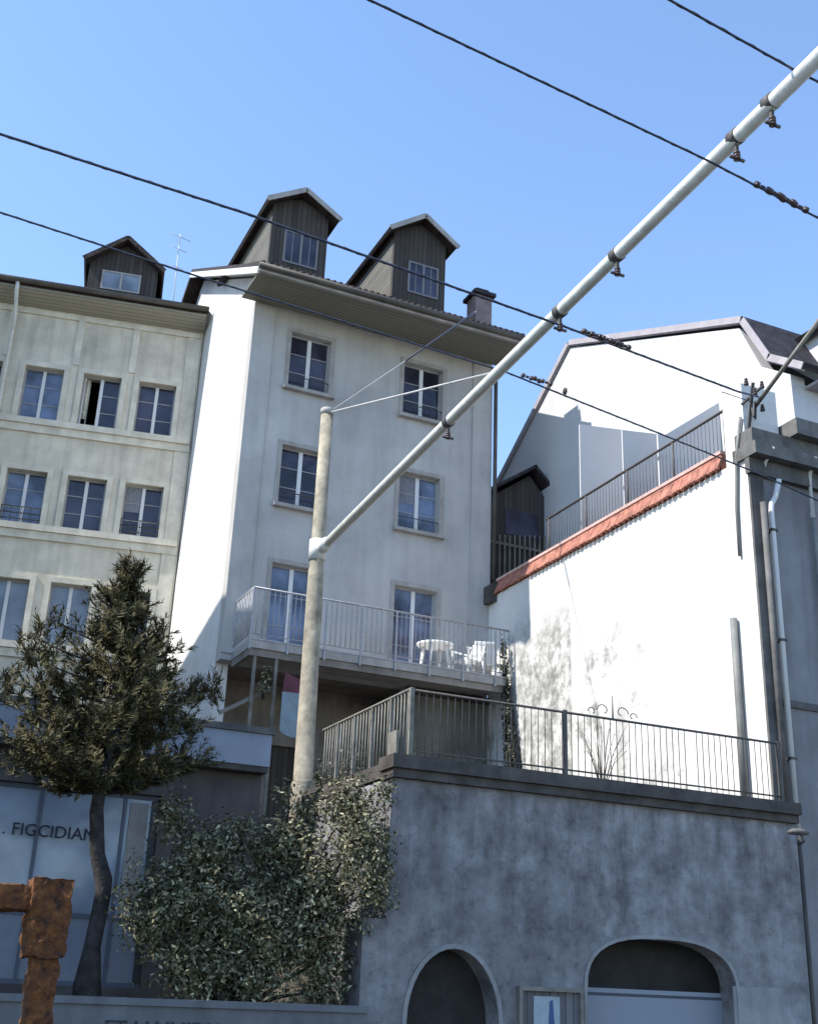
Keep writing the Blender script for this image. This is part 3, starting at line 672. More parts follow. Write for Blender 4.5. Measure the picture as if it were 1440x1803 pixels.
# far tree between the houses
def leaf_cloud(m, centre, rad, n, size, seed=1, flat=1.0, jitter=.5):
    rnd = random.Random(seed)
    c = Vector(centre)
    for _ in range(n):
        while True:
            p = Vector((rnd.uniform(-1, 1), rnd.uniform(-1, 1), rnd.uniform(-1, 1)))
            if p.length <= 1: break
        p = p*(0.55+.45*rnd.random()) if p.length > 0 else p
        q = c+Vector((p.x*rad[0], p.y*rad[1], p.z*rad[2]))
        n_ = Vector((rnd.gauss(0, 1), rnd.gauss(0, 1), rnd.gauss(0, 1)*flat+.6)).normalized()
        a = n_.orthogonal().normalized(); ang = rnd.random()*6.28
        a = Matrix.Rotation(ang, 3, n_) @ a; b = n_.cross(a)
        s = size*rnd.uniform(.6, 1.4); w_ = s*.42
        m.add([q-a*s*.5, q+b*w_*.5+n_*s*.07, q+a*s*.5, q-b*w_*.5+n_*s*.07], [(0, 1, 2, 3)])
ft = thing('far_tree', 'leafy tree top showing in the narrow gap right of the tall house', 'tree', (19.4, 33.5, GZ))
MB().tube([(19.4, 33.5, GZ), (19.5, 33.6, 8), (19.3, 33.5, 15)], [.3, .22, .1], 8).build('trunk', 'bark', ft)
m = MB()
for k in range(9):
    leaf_cloud(m, (19.3+random.uniform(-.8, .8), 33.5+random.uniform(-.7, .7), 15.5+random.uniform(-2, 2)), (.7, .7, .8), 420, .2, seed=k+40)
m.build('crown', 'leaf2', ft)

# ================================================================== RETAINING WALL AND TERRACE
TZ, TY, TX0, TX1 = 4.6, 14.8, 6.52, 13.41
rw = thing('retaining_wall', 'blotchy grey retaining wall with two arched openings and dark coping', 'wall', (10, TY, GZ))
def arch_pts(x0, x1, zs, zt, z0, n=18, p=2.0):
    """superellipse arch outline from bottom-left over the top to bottom-right"""
    xm, hw = (x0+x1)/2, (x1-x0)/2; pts = [(x0, z0)]
    for k in range(n+1):
        a = math.pi-math.pi*k/n; cx, sx = math.cos(a), math.sin(a)
        pts.append((xm+hw*math.copysign(abs(cx)**(2/p), cx), zs+(zt-zs)*abs(sx)**(2/p)))
    pts.append((x1, z0)); return pts
A1 = arch_pts(6.85, 8.17, 1.30, 2.19, GZ); A2 = arch_pts(9.53, 12.06, 1.75, 2.47, GZ, p=2.7)
def arch_wall(x0, x1, ztop, yf, yb, arches):
    m = MB(); cur = x0
    def quad(a, b, c, d):
        m.add([(a[0], yf, a[1]), (b[0], yf, b[1]), (c[0], yf, c[1]), (d[0], yf, d[1])], [(0, 1, 2, 3)])
    for A in arches:
        quad((cur, GZ), (A[0][0], GZ), (A[0][0], ztop), (cur, ztop))
        for p, q in zip(A[:-1], A[1:]):
            if abs(p[0]-q[0]) > 1e-6: quad(p, q, (q[0], ztop), (p[0], ztop))
            m.add([(p[0], yf, p[1]), (q[0], yf, q[1]), (q[0], yb, q[1]), (p[0], yb, p[1])], [(0, 1, 2, 3)])
        cur = A[-1][0]
    quad((cur, GZ), (x1, GZ), (x1, ztop), (cur, ztop))
    return m
m = arch_wall(TX0, TX1, 4.3, TY, TY+.34, [A1, A2])
m.add([(TX0, TY, GZ), (TX0, 18.4, GZ), (TX0, 18.4, 4.3), (TX0, TY, 4.3)], [(0, 1, 2, 3)])
m.box(6.2, TX0-.003, TY-.003, TY+.6, GZ, 2.5)
m.build('wall', 'retwall', rw)
def arch_band(A, w, yf, t):
    m = MB(); xm = (A[0][0]+A[-1][0])/2; zc = A[1][1]; out = []
    for i, (x, z) in enumerate(A):
        if i in (0, len(A)-1): out.append((x+math.copysign(w, x-xm), z)); continue
        a_, b_ = A[max(i-1, 1)], A[min(i+1, len(A)-2)]
        d = Vector((b_[0]-a_[0], b_[1]-a_[1])); d.normalize(); nn = Vector((-d.y, d.x))
        out.append((x+nn.x*w, z+nn.y*w))
    out[1] = (A[1][0]-w, out[1][1]); out[-2] = (A[-2][0]+w, out[-2][1])
    for i in range(len(A)-1):
        p, q, r, s = A[i], A[i+1], out[i+1], out[i]
        v = [(p[0], yf, p[1]), (q[0], yf, q[1]), (r[0], yf, r[1]), (s[0], yf, s[1])]+[(c[0], yf-t, c[1]) for c in (p, q, r, s)]
        m.add(v, [(4, 5, 6, 7), (0, 1, 5, 4), (2, 3, 7, 6)])
    return m
arch_band(A1, .06, TY, .02).build('arch_surround', 'arch', rw)
arch_band(A2, .05, TY, .02).build('arch_surround', 'arch', rw)
MB().box(6.8, 8.3, TY+.345, TY+.40, GZ, 2.5).build('niche_back', 'recess', rw)
MB().box(9.4, 12.2, TY+.56, TY+.62, GZ, 2.6).build('garage_back', 'recess', rw)
MB().box(9.5, 12.1, TY+.345, TY+.38, GZ, 1.80).build('garage_door', 'rollerdoor', rw)
cp = MB().box(TX0-.06, TX1+.0, TY-.16, TY+.35, 4.42, 4.60).box(TX0-.03, TX1-.002, TY-.09, TY+.30, 4.301, 4.418); cp.build('coping', 'coping', rw)
ts = MB().box(TX0+.02, TX1-.005, TY+.36, 18.4, 4.35, 4.55).box(7.75, TX1-.005, 18.4, 24.9, 4.35, 4.551); ts.build('terrace_floor', 'coping', rw)
MB().box(12.0, 12.9, TY-.004, TY+.02, GZ, 1.9).build('pale_patch', 'arch', rw)
# display case
dc = thing('display_case', 'wall mounted display case with a small pale poster between the two arches', 'display case', (8.93, TY, 1.2))
e = .05; f = MB(); a, b, c, d = 8.43, 9.42, .45, 1.77; yy = TY-.10
f.box(a, b, yy, TY-.001, d-e, d).box(a, b, yy, TY-.001, c, c+e).box(a, a+e, yy, TY-.001, c+e, d-e).box(b-e, b, yy, TY-.001, c+e, d-e).build('frame', 'woodlight', dc)
MB().box(a+e, b-e, TY-.03, TY-.002, c+e, d-e).build('back_panel', 'shutterdark', dc)
po = MB().box(8.68, 9.08, TY-.038, TY-.031, .85, 1.66).build('poster', 'poster', dc)
MB().prism([(8.92, 1.60), (8.97, 1.62), (8.99, 1.35), (9.03, 1.1), (8.94, 1.05), (8.84, 1.18), (8.80, 1.02), (8.90, 1.2)], TY-.042, TY-.0385, 'y').build('ink_mark', 'blueink', po)
# terrace fence
fn = thing('terrace_fence', 'dark iron railing with scroll finial along the top of the retaining wall', 'railing', (10, TY+.12, TZ))
fy = TY+.12; zt = 5.56; b = MB()
b.tube([(6.82, fy, zt), (13.30, fy, zt)], .019, 8); b.tube([(6.82, fy, 4.72), (13.30, fy, 4.72)], .014, 6)
k = 0; x = 6.82
while x < 13.3:
    if k % 21 != 0: b.tube([(x, fy, 4.62), (x, fy, zt)], .0065, 5)
    x += .113; k += 1
b.build('bars', 'iron', fn)
for x in (6.82, 9.3, 13.28): MB().box(x-.03, x+.03, fy-.03, fy+.03, 4.602, zt+.03).build('post', 'iron' if x > 7 else 'woodlight', fn)
lf = MB(); lf.tube([(6.82, fy, zt+.02), (6.82, 18.35, zt+.02)], .024, 8)
for k in range(1, 30):
    y = fy+(18.35-fy)*k/30
    if k % 6: lf.tube([(6.82, y, 4.6), (6.82, y, zt)], .012, 5)
    else: lf.box(6.80, 6.84, y-.025, y+.025, 4.56, zt)
lf.build('side_bars', 'woodlight', fn)
sc_ = MB(); cx = 10.15
sc_.tube([(cx, fy, zt), (cx, fy, zt+.36)], [.014, .006], 6)
for s in (-1, 1):
    for (r0, ox) in ((.12, .16), (.08, .36)):
        pts = []
        for i in range(22):
            t = i/21*4.4; rr_ = r0*(1-.17*t); pts.append((cx+s*(ox+rr_*math.cos(t)), fy, zt+.11*r0/.12+rr_*math.sin(t)))
        sc_.tube(pts, .008, 5)
sc_.build('scroll_finial', 'iron', fn)
bd = MB().box(6.62, 6.66, TY+.24, TY+.29, 4.55, 5.45); 
tag(MB().box(6.70, 6.74, 15.12, 15.42, 4.56, 5.02).build('white_board', 'woodlight'), 'small pale board leaning inside the corner of the terrace railing', 'board')

# pipes on the corner
def pipe(name, label, pts, r, m, group=None):
    return tag(MB().tube(pts, r, 10).build(name, m), label, 'pipe', group)
dp = thing('white_downpipe', 'long white downpipe beside the sunlit corner of the grey house', 'pipe', (13.8, GY, 4))
MB().tube([(13.95, GY-.2, 10.40), (13.93, GY-.1, 10.1), (13.82, GY-.1, 9.93), (13.80, GY-.1, 9.8), (13.80, GY-.1, 4.15)], .05, 10).build('pipe', 'pipewhite', dp)
MB().tube([(13.80, GY-.1, 4.15), (13.80, GY-.1, GZ)], .05, 10).build('lower_pipe', 'pipedark', dp)
bk = MB()
for z in (9.4, 7.4, 5.4): bk.box(13.73, 13.87, GY-.16, GY-.001, z, z+.04)
bk.build('bracket', 'iron', dp)
pipe('brown_downpipe', 'dark brown downpipe on the corner just left of the long white one', [(13.60, GY-.13, 9.9), (13.60, GY-.13, 4.65)], .055, 'greytrim')
pp = thing('right_downpipe', 'short white topped downpipe near the right edge of the grey house', 'pipe', (14.8, GY, 4))
MB().tube([(14.75, GY-.3, 10.99), (14.76, GY-.1, 10.7), (14.76, GY-.1, 9.85)], .045, 10).build('pipe', 'pipewhite', pp)
MB().tube([(14.76, GY-.1, 9.85), (14.76, GY-.1, 2.0)], .045, 10).build('lower_pipe', 'pipegrey', pp)
pipe('wall_pipe', 'thick grey vent pipe standing against the white side wall behind the railing', [(13.34, 15.85, 4.6), (13.34, 15.85, 7.9)], .065, 'pipegrey')
pipe('wall_cable', 'dark cable conduit running down the upper corner of the white side wall', [(13.37, 15.33, 11.6), (13.37, 15.5, 10.9), (13.37, 15.6, 9.9), (13.38, 15.62, 9.0)], .03, 'pipegrey')
pipe('short_cable', 'short white conduit under the grubby cornice', [(13.78, GY-.32, 10.95), (13.74, GY-.1, 10.7), (13.74, GY-.1, 10.45)], .03, 'pipewhite')
wlp = thing('wall_lamp', 'small flat wall lamp on an arm at the right end of the retaining wall', 'lamp', (13.35, TY, 4.1))
MB().tube([(13.5, TY+.1, 4.0), (13.42, TY-.15, 4.03), (13.22, TY-.3, 4.10)], .022, 8).build('arm', 'pipegrey', wlp)
m = MB(); n = 12
ring = lambda s, z: [(13.14+s*.20*math.cos(2*math.pi*k/n), TY-.34+s*.11*math.sin(2*math.pi*k/n), z) for k in range(n)]
v = ring(.5, 4.17)+ring(1, 4.13)+ring(.9, 4.09); m.add(v, [tuple(range(n))]+[(r*n+k, r*n+(k+1) % n, (r+1)*n+(k+1) % n, (r+1)*n+k) for r in range(2) for k in range(n)]+[tuple(range(2*n, 3*n))], True)
m.build('lamp_head', 'greytrim', wlp)
# wall anchor with insulators
wa = thing('wire_anchor', 'tangle of brackets and insulators where the wires meet the corner of the grey house', 'bracket', (13.4, 15, 11.7))
m = MB(); c = Vector((13.40, 15.0, 11.75))
m.bar(c+Vector((.1, .3, -.5)), c+Vector((-.05, -.1, .35)), .05).bar(c+Vector((.25, .25, -.15)), c+Vector((-.12, -.2, -.1)), .04).bar(c+Vector((.2, .3, .3)), c+Vector((-.1, -.1, -.35)), .035)
m.bar(c+Vector((0, .3, .1)), c+Vector((0, -.25, .2)), .04).build('bracket', 'iron', wa)
m = MB()
for off in ((-.1, -.18, .05), (.06, -.2, .22), (-.12, 0, .33), (.12, -.1, -.18)):
    q = c+Vector(off)
    for k in range(3): m.tube([q+Vector((0, 0, .05*k)), q+Vector((0, 0, .05*k+.03))], .045-.008*k, 8)
m.build('insulator', 'ceramic', wa)
s0 = c+Vector((0, -.05, -.1)); s1 = at(1455, 545, 1, 13.2)
MB().tube([s0, s1], .038, 8).build('strut', 'woodlight', wa)

# ================================================================== POLE WITH BOOM
PX, PY = 7.08, 20.0
pole = thing('catenary_pole', 'tall concrete pole with long pale steel boom reaching up over the street', 'pole', (PX, PY, 3.6))
MB().tube([(PX+.06, PY, 3.4), (PX+.04, PY, 4.95), (PX+.04, PY, 5.0), (PX+.03, PY, 5.03), (PX, PY, 8.9), (PX, PY, 8.95), (PX, PY, 12.15)],
          [.215, .21, .20, .172, .145, .132, .118], 24).build('shaft', 'concrete', pole)
MB().tube([(PX, PY, 12.15), (PX, PY, 12.27), (PX, PY, 12.30)], [.128, .128, .05], 20).build('cap', 'trim', pole)
bs, be = Vector((7.12, 19.85, 9.32)), Vector((7.1, 5.2, 10.22))
boom = MB().tube([bs, bs.lerp(be, .5)+Vector((0, 0, .03)), be], .082, 16).build('boom', 'galv', pole)
bp_ = lambda y: bs.lerp(be, (bs.y-y)/(bs.y-be.y))+Vector((0, 0, .025))
MB().tube([(PX, PY, 9.1), (PX, PY, 9.5)], .16, 20).tube([bs+Vector((0, .1, 0)), bs-Vector((0, .25, -.015))], .12, 12).build('clamp', 'galv', pole)
for y in (14.6, 11.4, 10.1, 7.9, 7.35):
    cpt = bp_(y); m = MB()
    m.tube([cpt+Vector((0, .06, .004)), cpt+Vector((0, -.06, -.004))], .093, 14)
    m.bar(cpt+Vector((0, 0, -.09)), cpt+Vector((0, 0, -.24)), .035); cl = m.build('boom_clamp', 'iron', boom)
    m = MB()
    for k in range(3): m.tube([cpt+Vector((0, 0, -.19-.035*k)), cpt+Vector((0, 0, -.215-.035*k))], .038, 10)
    m.tube([cpt+Vector((-.09, 0, -.27)), cpt+Vector((.09, 0, -.27))], .02, 6)
    m.build('insulator', 'ceramic', cl)
MB().tube([(PX+.05, PY-.05, 12.2), bp_(13.0)], .016, 6).build('stay_wire', 'wirel', pole)
q = Vector((PX+.05, PY-.05, 12.22)); e_ = at(838, 548, 1, EY-.1)
MB().tube([q, q.lerp(e_, .5)+Vector((0, 0, -.03)), e_], .010, 6).build('stay_wire', 'wirel', pole)
MB().tube([q.lerp(e_, .45)+Vector((0, 0, -.03)), q.lerp(e_, .98)], .022, 6).build('stay_rod', 'wirem', pole)

# ================================================================== WIRES
def cat(name, label, pts, r, group='overhead wires', ins=()):
    root = thing(name, label, 'wire', pts[0], group=group)
    P = [Vector(p) for p in pts]; Q = []
    for a, b in zip(P[:-1], P[1:]):
        for k in range(24): Q.append(a.lerp(b, k/24))
    Q.append(P[-1])
    m = MB(); m.tube(Q, r, 6)
    L = 0; tw = []
    m.build('wire', 'wirem', root)
    # a second strand twisted round the first gives the ropy edge
    t = MB(); S = []; acc = 0
    tot = sum((b-a).length for a, b in zip(Q[:-1], Q[1:])); steps = int(tot/.055)
    for i in range(steps+1):
        d = tot*i/steps; k = 0; rem = d
        while k < len(Q)-2 and rem > (Q[k+1]-Q[k]).length: rem -= (Q[k+1]-Q[k]).length; k += 1
        p = Q[k]+(Q[k+1]-Q[k]).normalized()*rem; an_ = d/.17*2*math.pi/2
        S.append(p+Vector((0, math.cos(an_), math.sin(an_)))*r*.8)
    t.tube(S, r*.62, 4); t.build('twisted_strand', 'wirem', root)
    for p in ins:
        p = Vector(p); d = (P[-1]-P[0]).normalized(); m = MB()
        for k in range(-2, 3): m.tube([p+d*(.075*k-.022), p+d*(.075*k+.022)], .036 if k % 2 == 0 else .022, 8)
        m.build('insulator', 'ceramic', root)
    return root
def P(x, y, Y): return at(x, y, 1, Y)
cat('overhead_wire', 'dark wire crossing the two large dormers with insulators near the white gable', [P(-30, 226, 11.4), P(440, 378, 11.4), P(985, 572, 11.4), P(1300, 690, 12.6), (13.4, 14.85, 11.8)], .0155,
    ins=[P(1042, 588, 11.45), P(1075, 600, 11.5), P(1093, 607, 11.55)])
cat('overhead_wire', 'lowest dark wire, from the small left dormer to the red tiled parapet', [P(-30, 364, 14.6), P(350, 487, 14.6), P(890, 655, 14.6), P(1165, 765, 14.7), P(1330, 832, 14.9), P(1480, 900, 15.0)], .014,
    ins=[P(935, 666, 14.6), P(955, 671, 14.6)])
cat('overhead_wire', 'long dark wire crossing the open sky well above the dormers', [P(600, -24, 7.95), P(1240, 280, 7.95), P(1480, 405, 7.95)], .0125,
    ins=[P(1352, 335, 7.95), P(1375, 347, 7.95), P(1398, 360, 7.95)])
cat('overhead_wire', 'short dark wire in the top right corner of the sky', [P(1150, -16, 6.95), P(1410, 130, 6.95), P(1500, 172, 6.95)], .0135)
cat('overhead_wire', 'faint thin wire dropping across the white side wall to the grey house', [P(1270, 690, 14.9), P(1300, 700, 14.9), P(1336, 712, 14.9)], .008)

# ================================================================== BALCONY FURNITURE
FZ = BZ+.173
def chair(name, label, c, rot, group):
    t = thing(name, label, 'chair', c, rot, group, local=True)
    s = MB().box(-.24, .24, -.23, .23, .40, .43); s.box(-.24, .24, -.245, -.232, .34, .43); s.build('seat', 'plastic', t, bevel=.008)
    b = MB()
    for k in range(6): b.slab([(-.235+.08*k, .23, .43), (-.175+.08*k, .23, .43), (-.175+.08*k, .36, .86), (-.235+.08*k, .36, .86)], .02)
    b.slab([(-.26, .355, .84), (.26, .355, .84), (.26, .39, .93), (-.26, .39, .93)], .025); b.build('backrest', 'plastic', t)
    for sx in (-1, 1):
        for sy, yy in ((-1, -.21), (1, .24)):
            MB().tube([(sx*.24, yy, .42), (sx*.28, yy*1.25, 0)], [.035, .022], 6).build('leg', 'plastic', t)
        MB().box(sx*.27-.03, sx*.27+.03, -.25, .33, .64, .665).box(sx*.27-.02, sx*.27+.02, -.24, -.19, .42, .64).build('armrest', 'plastic', t)
    return t
tb = thing('balcony_table', 'round white plastic table on the balcony of the tall house', 'table', (11.62, 24.22, FZ), 0, local=True)
n = 28
v = [(.44*math.cos(2*math.pi*k/n), .40*math.sin(2*math.pi*k/n), z) for z in (.66, .70) for k in range(n)]
MB().add(v, [tuple(range(n-1, -1, -1)), tuple(range(n, 2*n))]+[(k, (k+1) % n, (k+1) % n+n, k+n) for k in range(n)]).build('table_top', 'plastic', tb)
for ax, ay in ((-.2, -.2), (.2, -.2), (-.2, .2), (.2, .2)):
    MB().tube([(ax, ay, .66), (ax*1.3, ay*1.3, 0)], [.045, .03], 8).build('leg', 'plastic', tb)
chair('plastic_chair', 'white plastic armchair right beside the round balcony table', (12.45, 24.2, FZ), R(-75), 'white plastic chairs')
chair('plastic_chair', 'white plastic chair at the far right end of the balcony', (13.0, 24.45, FZ), R(160), 'white plastic chairs')
tag(MB().tube([(13.05, 23.85, FZ+.002), (13.05, 23.85, FZ+.18)], [.11, .14], 12).build('flower_pot', 'plastic'), 'white pot at the right corner of the balcony', 'pot')
# sign and cloth behind the pole
m = MB(); n = 10; vs = []
for k in range(n+1):
    a = -.6+1.2*k/n; x = 8.0+.33*math.sin(a)/math.sin(.6)*.9; y = 23.4-.12*math.cos(a); zb = 6.42+.12*(abs(a)/.6)**2
    vs += [(x, y, zb), (x, y, 7.35), (x, y+.02, zb), (x, y+.02, 7.35)]
for k in range(n):
    o = 4*k; m.add([vs[o+i] for i in (0, 4, 5, 1)], [(0, 1, 2, 3)]); m.add([vs[o+i] for i in (2, 3, 7, 6)], [(0, 1, 2, 3)])
tag(m.build('hanging_banner', 'sign'), 'pale blue curved cloth hanging below the balcony behind the pole', 'banner')
tag(MB().prism([(7.75, 7.35), (8.35, 7.36), (8.33, 7.78), (8.1, 7.7), (7.78, 7.8)], 23.45, 23.47, 'y').build('dark_red_cloth', 'maroon'), 'dark red cloth hanging above the pale blue banner', 'cloth')
tag(MB().bar((6.55, 23.85, 6.85), (7.68, 23.85, 7.55), .05, .08).build('sloping_handrail', 'woodlight'), 'pale sloping handrail between the posts under the left end of the balcony', 'handrail')

# ================================================================== SHOP AND LOW WALL
SY = 18.0
shp = thing('shop', 'low shop building with wide bluish windows behind the pine trunk', 'shop', (2, SY, 1.2))
wx = [(-8.0, .40), (.52, 4.12)]
MB().wall(-9, 5.72, 1.0, 4.75, SY, .3, [(-8.2, 4.2, 1.55, 4.22)]).build('front_wall', 'shopwall', shp)
MB().box(5.45, 5.72, SY+.31, 24, 1.0, 4.75).build('side_wall', 'shopwall', shp)
fs = MB().box(-9, 5.74, SY-.30, SY+.1, 4.77, 5.26); fs.build('fascia', 'shoppanel', shp)
MB().box(-9.05, 5.78, SY-.34, 24, 5.263, 5.36).build('roof', 'greytrim', shp)
MB().box(-9, 5.72, SY-.28, SY-.003, 4.68, 4.765).build('canopy', 'coping', shp)
f = MB(); yy = SY+.10
for z in (1.55, 2.44, 4.15): f.box(-8.2, 4.2, yy, yy+.06, z, z+.065)
for x in (-5.2, -3.6, -2.0, -.4, 1.0, 2.50, 3.70): f.box(x-.024, x+.024, yy-.01, yy+.05, 1.615, 4.15)
f.build('window_frame', 'shopframe', shp)
MB().box(4.10, 4.198, yy-.03, yy+.07, 1.62, 4.14).build('end_post', 'darkframe', shp)
MB().box(-8.1, 4.15, yy+.02, yy+.03, 2.5, 4.16).build('upper_pane', 'shopglass', shp)
MB().box(-8.1, 4.15, yy+.02, yy+.03, 1.6, 2.45).build('lower_pane', 'shoppanel', shp)
MB().box(3.78, 4.05, yy+.0, yy+.018, 2.52, 4.1).build('inner_blind', 'trim', shp)
def text(body, name, loc, size, m, parent=None, rz=0, ext=.006, squeeze=1.0):
    cu = bpy.data.curves.new(name, 'FONT'); cu.body = body; cu.size = size; cu.extrude = ext; cu.resolution_u = 3
    o = bpy.data.objects.new(name, cu); scene.collection.objects.link(o)
    bpy.context.view_layer.update()
    me = bpy.data.meshes.new_from_object(o); bpy.data.objects.remove(o); bpy.data.curves.remove(cu)
    Mx = Matrix.Translation(Vector(loc)) @ Matrix.Rotation(rz, 4, 'Z') @ Matrix.Rotation(R(90), 4, 'X') @ Matrix.Diagonal((squeeze, 1, 1, 1))
    if parent:
        r = parent
        while r.parent: r = r.parent
        Mx = r.matrix_basis.inverted() @ Mx
    me.transform(Mx); me.materials.clear(); me.materials.append(MT[m])
    o = bpy.data.objects.new(name, me); scene.collection.objects.link(o)
    if parent: o.parent = parent
    return o
text('. FIGCIDIAN', 'shop_lettering', (2.02, yy-.02, 3.50), .24, 'letter', shp, squeeze=1.02)
lw = thing('street_wall', 'low grey street wall with dark lettering below the bush', 'wall', (0, 14.5, GZ))
MB().box(-16, 6.195, 14.5, 14.8, GZ, 1.38).build('wall', 'lowwall', lw)
MB().box(-16, 6.198, 14.46, 14.84, 1.383, 1.46).build('coping', 'lowwall', lw)
text('ET I LUNIDIA', 'lettering', (3.02, 14.49, 1.06), .24, 'letter', lw, squeeze=1.0)

# ================================================================== RUSTY BRACKET POST (near)
rp = thing('rusty_post', 'rusty orange iron post with square arm pointing left, close in the lower left corner', 'post', (.95, 6, GZ))
def rough(m, seed, amt):
    for i, v in enumerate(m.v):
        d = noise.noise_vector(v*14+Vector((seed, 0, 0)))+.7*noise.noise_vector(v*45+Vector((0, seed, 0))); v += d*amt
    return m
def gridbox(x0, x1, y0, y1, z0, z1, n):
    m = MB(); d = (x1-x0, y1-y0, z1-z0); N_ = [max(1, int(c/n)) for c in d]
    def face(o, a, b, na, nb):
        vs = [o+a*(i/na)+b*(j/nb) for j in range(nb+1) for i in range(na+1)]
        m.add(vs, [(j*(na+1)+i, j*(na+1)+i+1, (j+1)*(na+1)+i+1, (j+1)*(na+1)+i) for j in range(nb) for i in range(na)], True)
    o = Vector((x0, y0, z0)); X = Vector((d[0], 0, 0)); Y = Vector((0, d[1], 0)); Z = Vector((0, 0, d[2]))
    face(o, X, Y, N_[0], N_[1]); face(o+Z, X, Y, N_[0], N_[1]); face(o, X, Z, N_[0], N_[2]); face(o+Y, X, Z, N_[0], N_[2])
    face(o, Y, Z, N_[1], N_[2]); face(o+X, Y, Z, N_[1], N_[2]); return m
rough(gridbox(.885, 1.005, 5.94, 6.06, GZ, 1.72, .012), 0, .013).build('post', 'rust', rp)
rough(gridbox(.84, 1.02, 5.92, 6.08, 1.70, 2.04, .012), 3, .015).build('head', 'rust', rp)
rough(gridbox(.30, .86, 5.94, 6.06, 1.895, 2.01, .012), 5, .013).build('arm', 'rust', rp)
rough(MB().prism([(1.0, 1.86), (1.02, 1.82), (.99, 1.72), (.96, 1.64), (.955, 1.80)], 5.96, 6.04, 'y'), 7, .006).build('gusset', 'rust', rp)

# ================================================================== PLANTS
pine = thing('pine_tree', 'small dark pine tree with spreading crown in front of the left house', 'tree', (2.96, 15.6, 1.3))
tp_ = [(3.02, 15.6, 1.2), (3.00, 15.6, 1.55), (3.0, 15.6, 2.0), (3.05, 15.6, 2.6), (3.03, 15.6, 2.8), (2.92, 15.6, 3.1), (2.84, 15.6, 3.6), (2.86, 15.6, 4.2), (2.95, 15.6, 5.2), (2.85, 15.6, 6.6)]
tk = MB().tube(tp_, [.18, .15, .105, .09, .096, .09, .085, .07, .05, .02], 14); rough(tk, 2, .03)
tk.build('trunk', 'bark', pine)
limbs = MB(); ndl = MB(); rnd = random.Random(11)
def tuft(m, c, d, n=34, L=.17):
    """a pine shoot: needles fanned round a twig"""
    d = Vector(d).normalized(); a = d.orthogonal().normalized()
    for _ in range(n):
        t = rnd.uniform(-.14, .12); ang = rnd.uniform(0, 6.283); sp = rnd.uniform(.5, 1.3)
        rad = Matrix.Rotation(ang, 3, d) @ a; v = (d*rnd.uniform(.35, 1)+rad*sp).normalized()
        o = Vector(c)+d*t; w_ = v.cross(d).normalized()*.0085; l = L*rnd.uniform(.7, 1.15)
        m.add([o-w_, o+w_, o+v*l+w_*.4, o+v*l-w_*.4], [(0, 1, 2, 3)])
# crown outline in the photograph: width by height
def halfw(z):
    tab = [(3.75, .9), (4.1, 1.45), (4.5, 1.6), (5.0, 1.45), (5.3, 1.15), (5.7, .82), (6.05, .58), (6.4, .34), (6.9, .08)]
    for (a, wa), (b, wb) in zip(tab[:-1], tab[1:]):
        if a <= z <= b: return wa+(wb-wa)*(z-a)/(b-a)
    return .1
def trunkpt(z):
    for a, b in zip(tp_[:-1], tp_[1:]):
        if a[2] <= z <= b[2]: return Vector(a).lerp(Vector(b), (z-a[2])/(b[2]-a[2]))
    return Vector(tp_[-1])
NB = 76
for k in range(NB):
    z = 3.85+2.85*((k+.5)/NB)**1.12; base = trunkpt(z-.05); ang = k*2.39996+rnd.uniform(-.3, .3)
    L = halfw(z+.15)*rnd.uniform(.6, 1.02)*(.82 if math.cos(ang) > .3 else 1); dirv = Vector((math.cos(ang), math.sin(ang), 0))
    tip = base+dirv*L+Vector((0, 0, rnd.uniform(-.05, .35)+.12*L)); mid = base.lerp(tip, .5)-Vector((0, 0, .10*L))
    limbs.tube([base, mid, tip], [.03, .02, .008], 5)
    ns = max(4, int(L*9))
    for j in range(ns):
        t = .30+.70*(j+.5)/ns; p = (base.lerp(mid, t*2) if t < .5 else mid.lerp(tip, t*2-1))
        for q in range(3):
            off = Vector((rnd.uniform(-1, 1), rnd.uniform(-1, 1), rnd.uniform(-.35, .8)))*(.10+.22*L*.5*t)
            d = (dirv*.5+off.normalized()+Vector((0, 0, .7)))
            tuft(ndl, p+off, d, 34, .085)
# leader clumps seen at the top
for (px, py) in ((212, 1040), (215, 1075), (205, 1110), (245, 1110), (110, 1100), (75, 1130), (270, 1130), (60, 1160), (345, 1215), (375, 1215), (20, 1200), (330, 1290)):
    c = at(px, py, 1, 15.6)
    for q in range(14): tuft(ndl, c+Vector((rnd.gauss(0, .09), rnd.gauss(0, .12), rnd.gauss(0, .10))), (rnd.gauss(0, .4), rnd.gauss(0, .4), 1), 30, .10)
    limbs.tube([trunkpt(min(c.z-.3, 6.4)), c], [.02, .008], 4)
limbs.build('branches', 'bark', pine); ndl.build('crown', 'needles', pine)

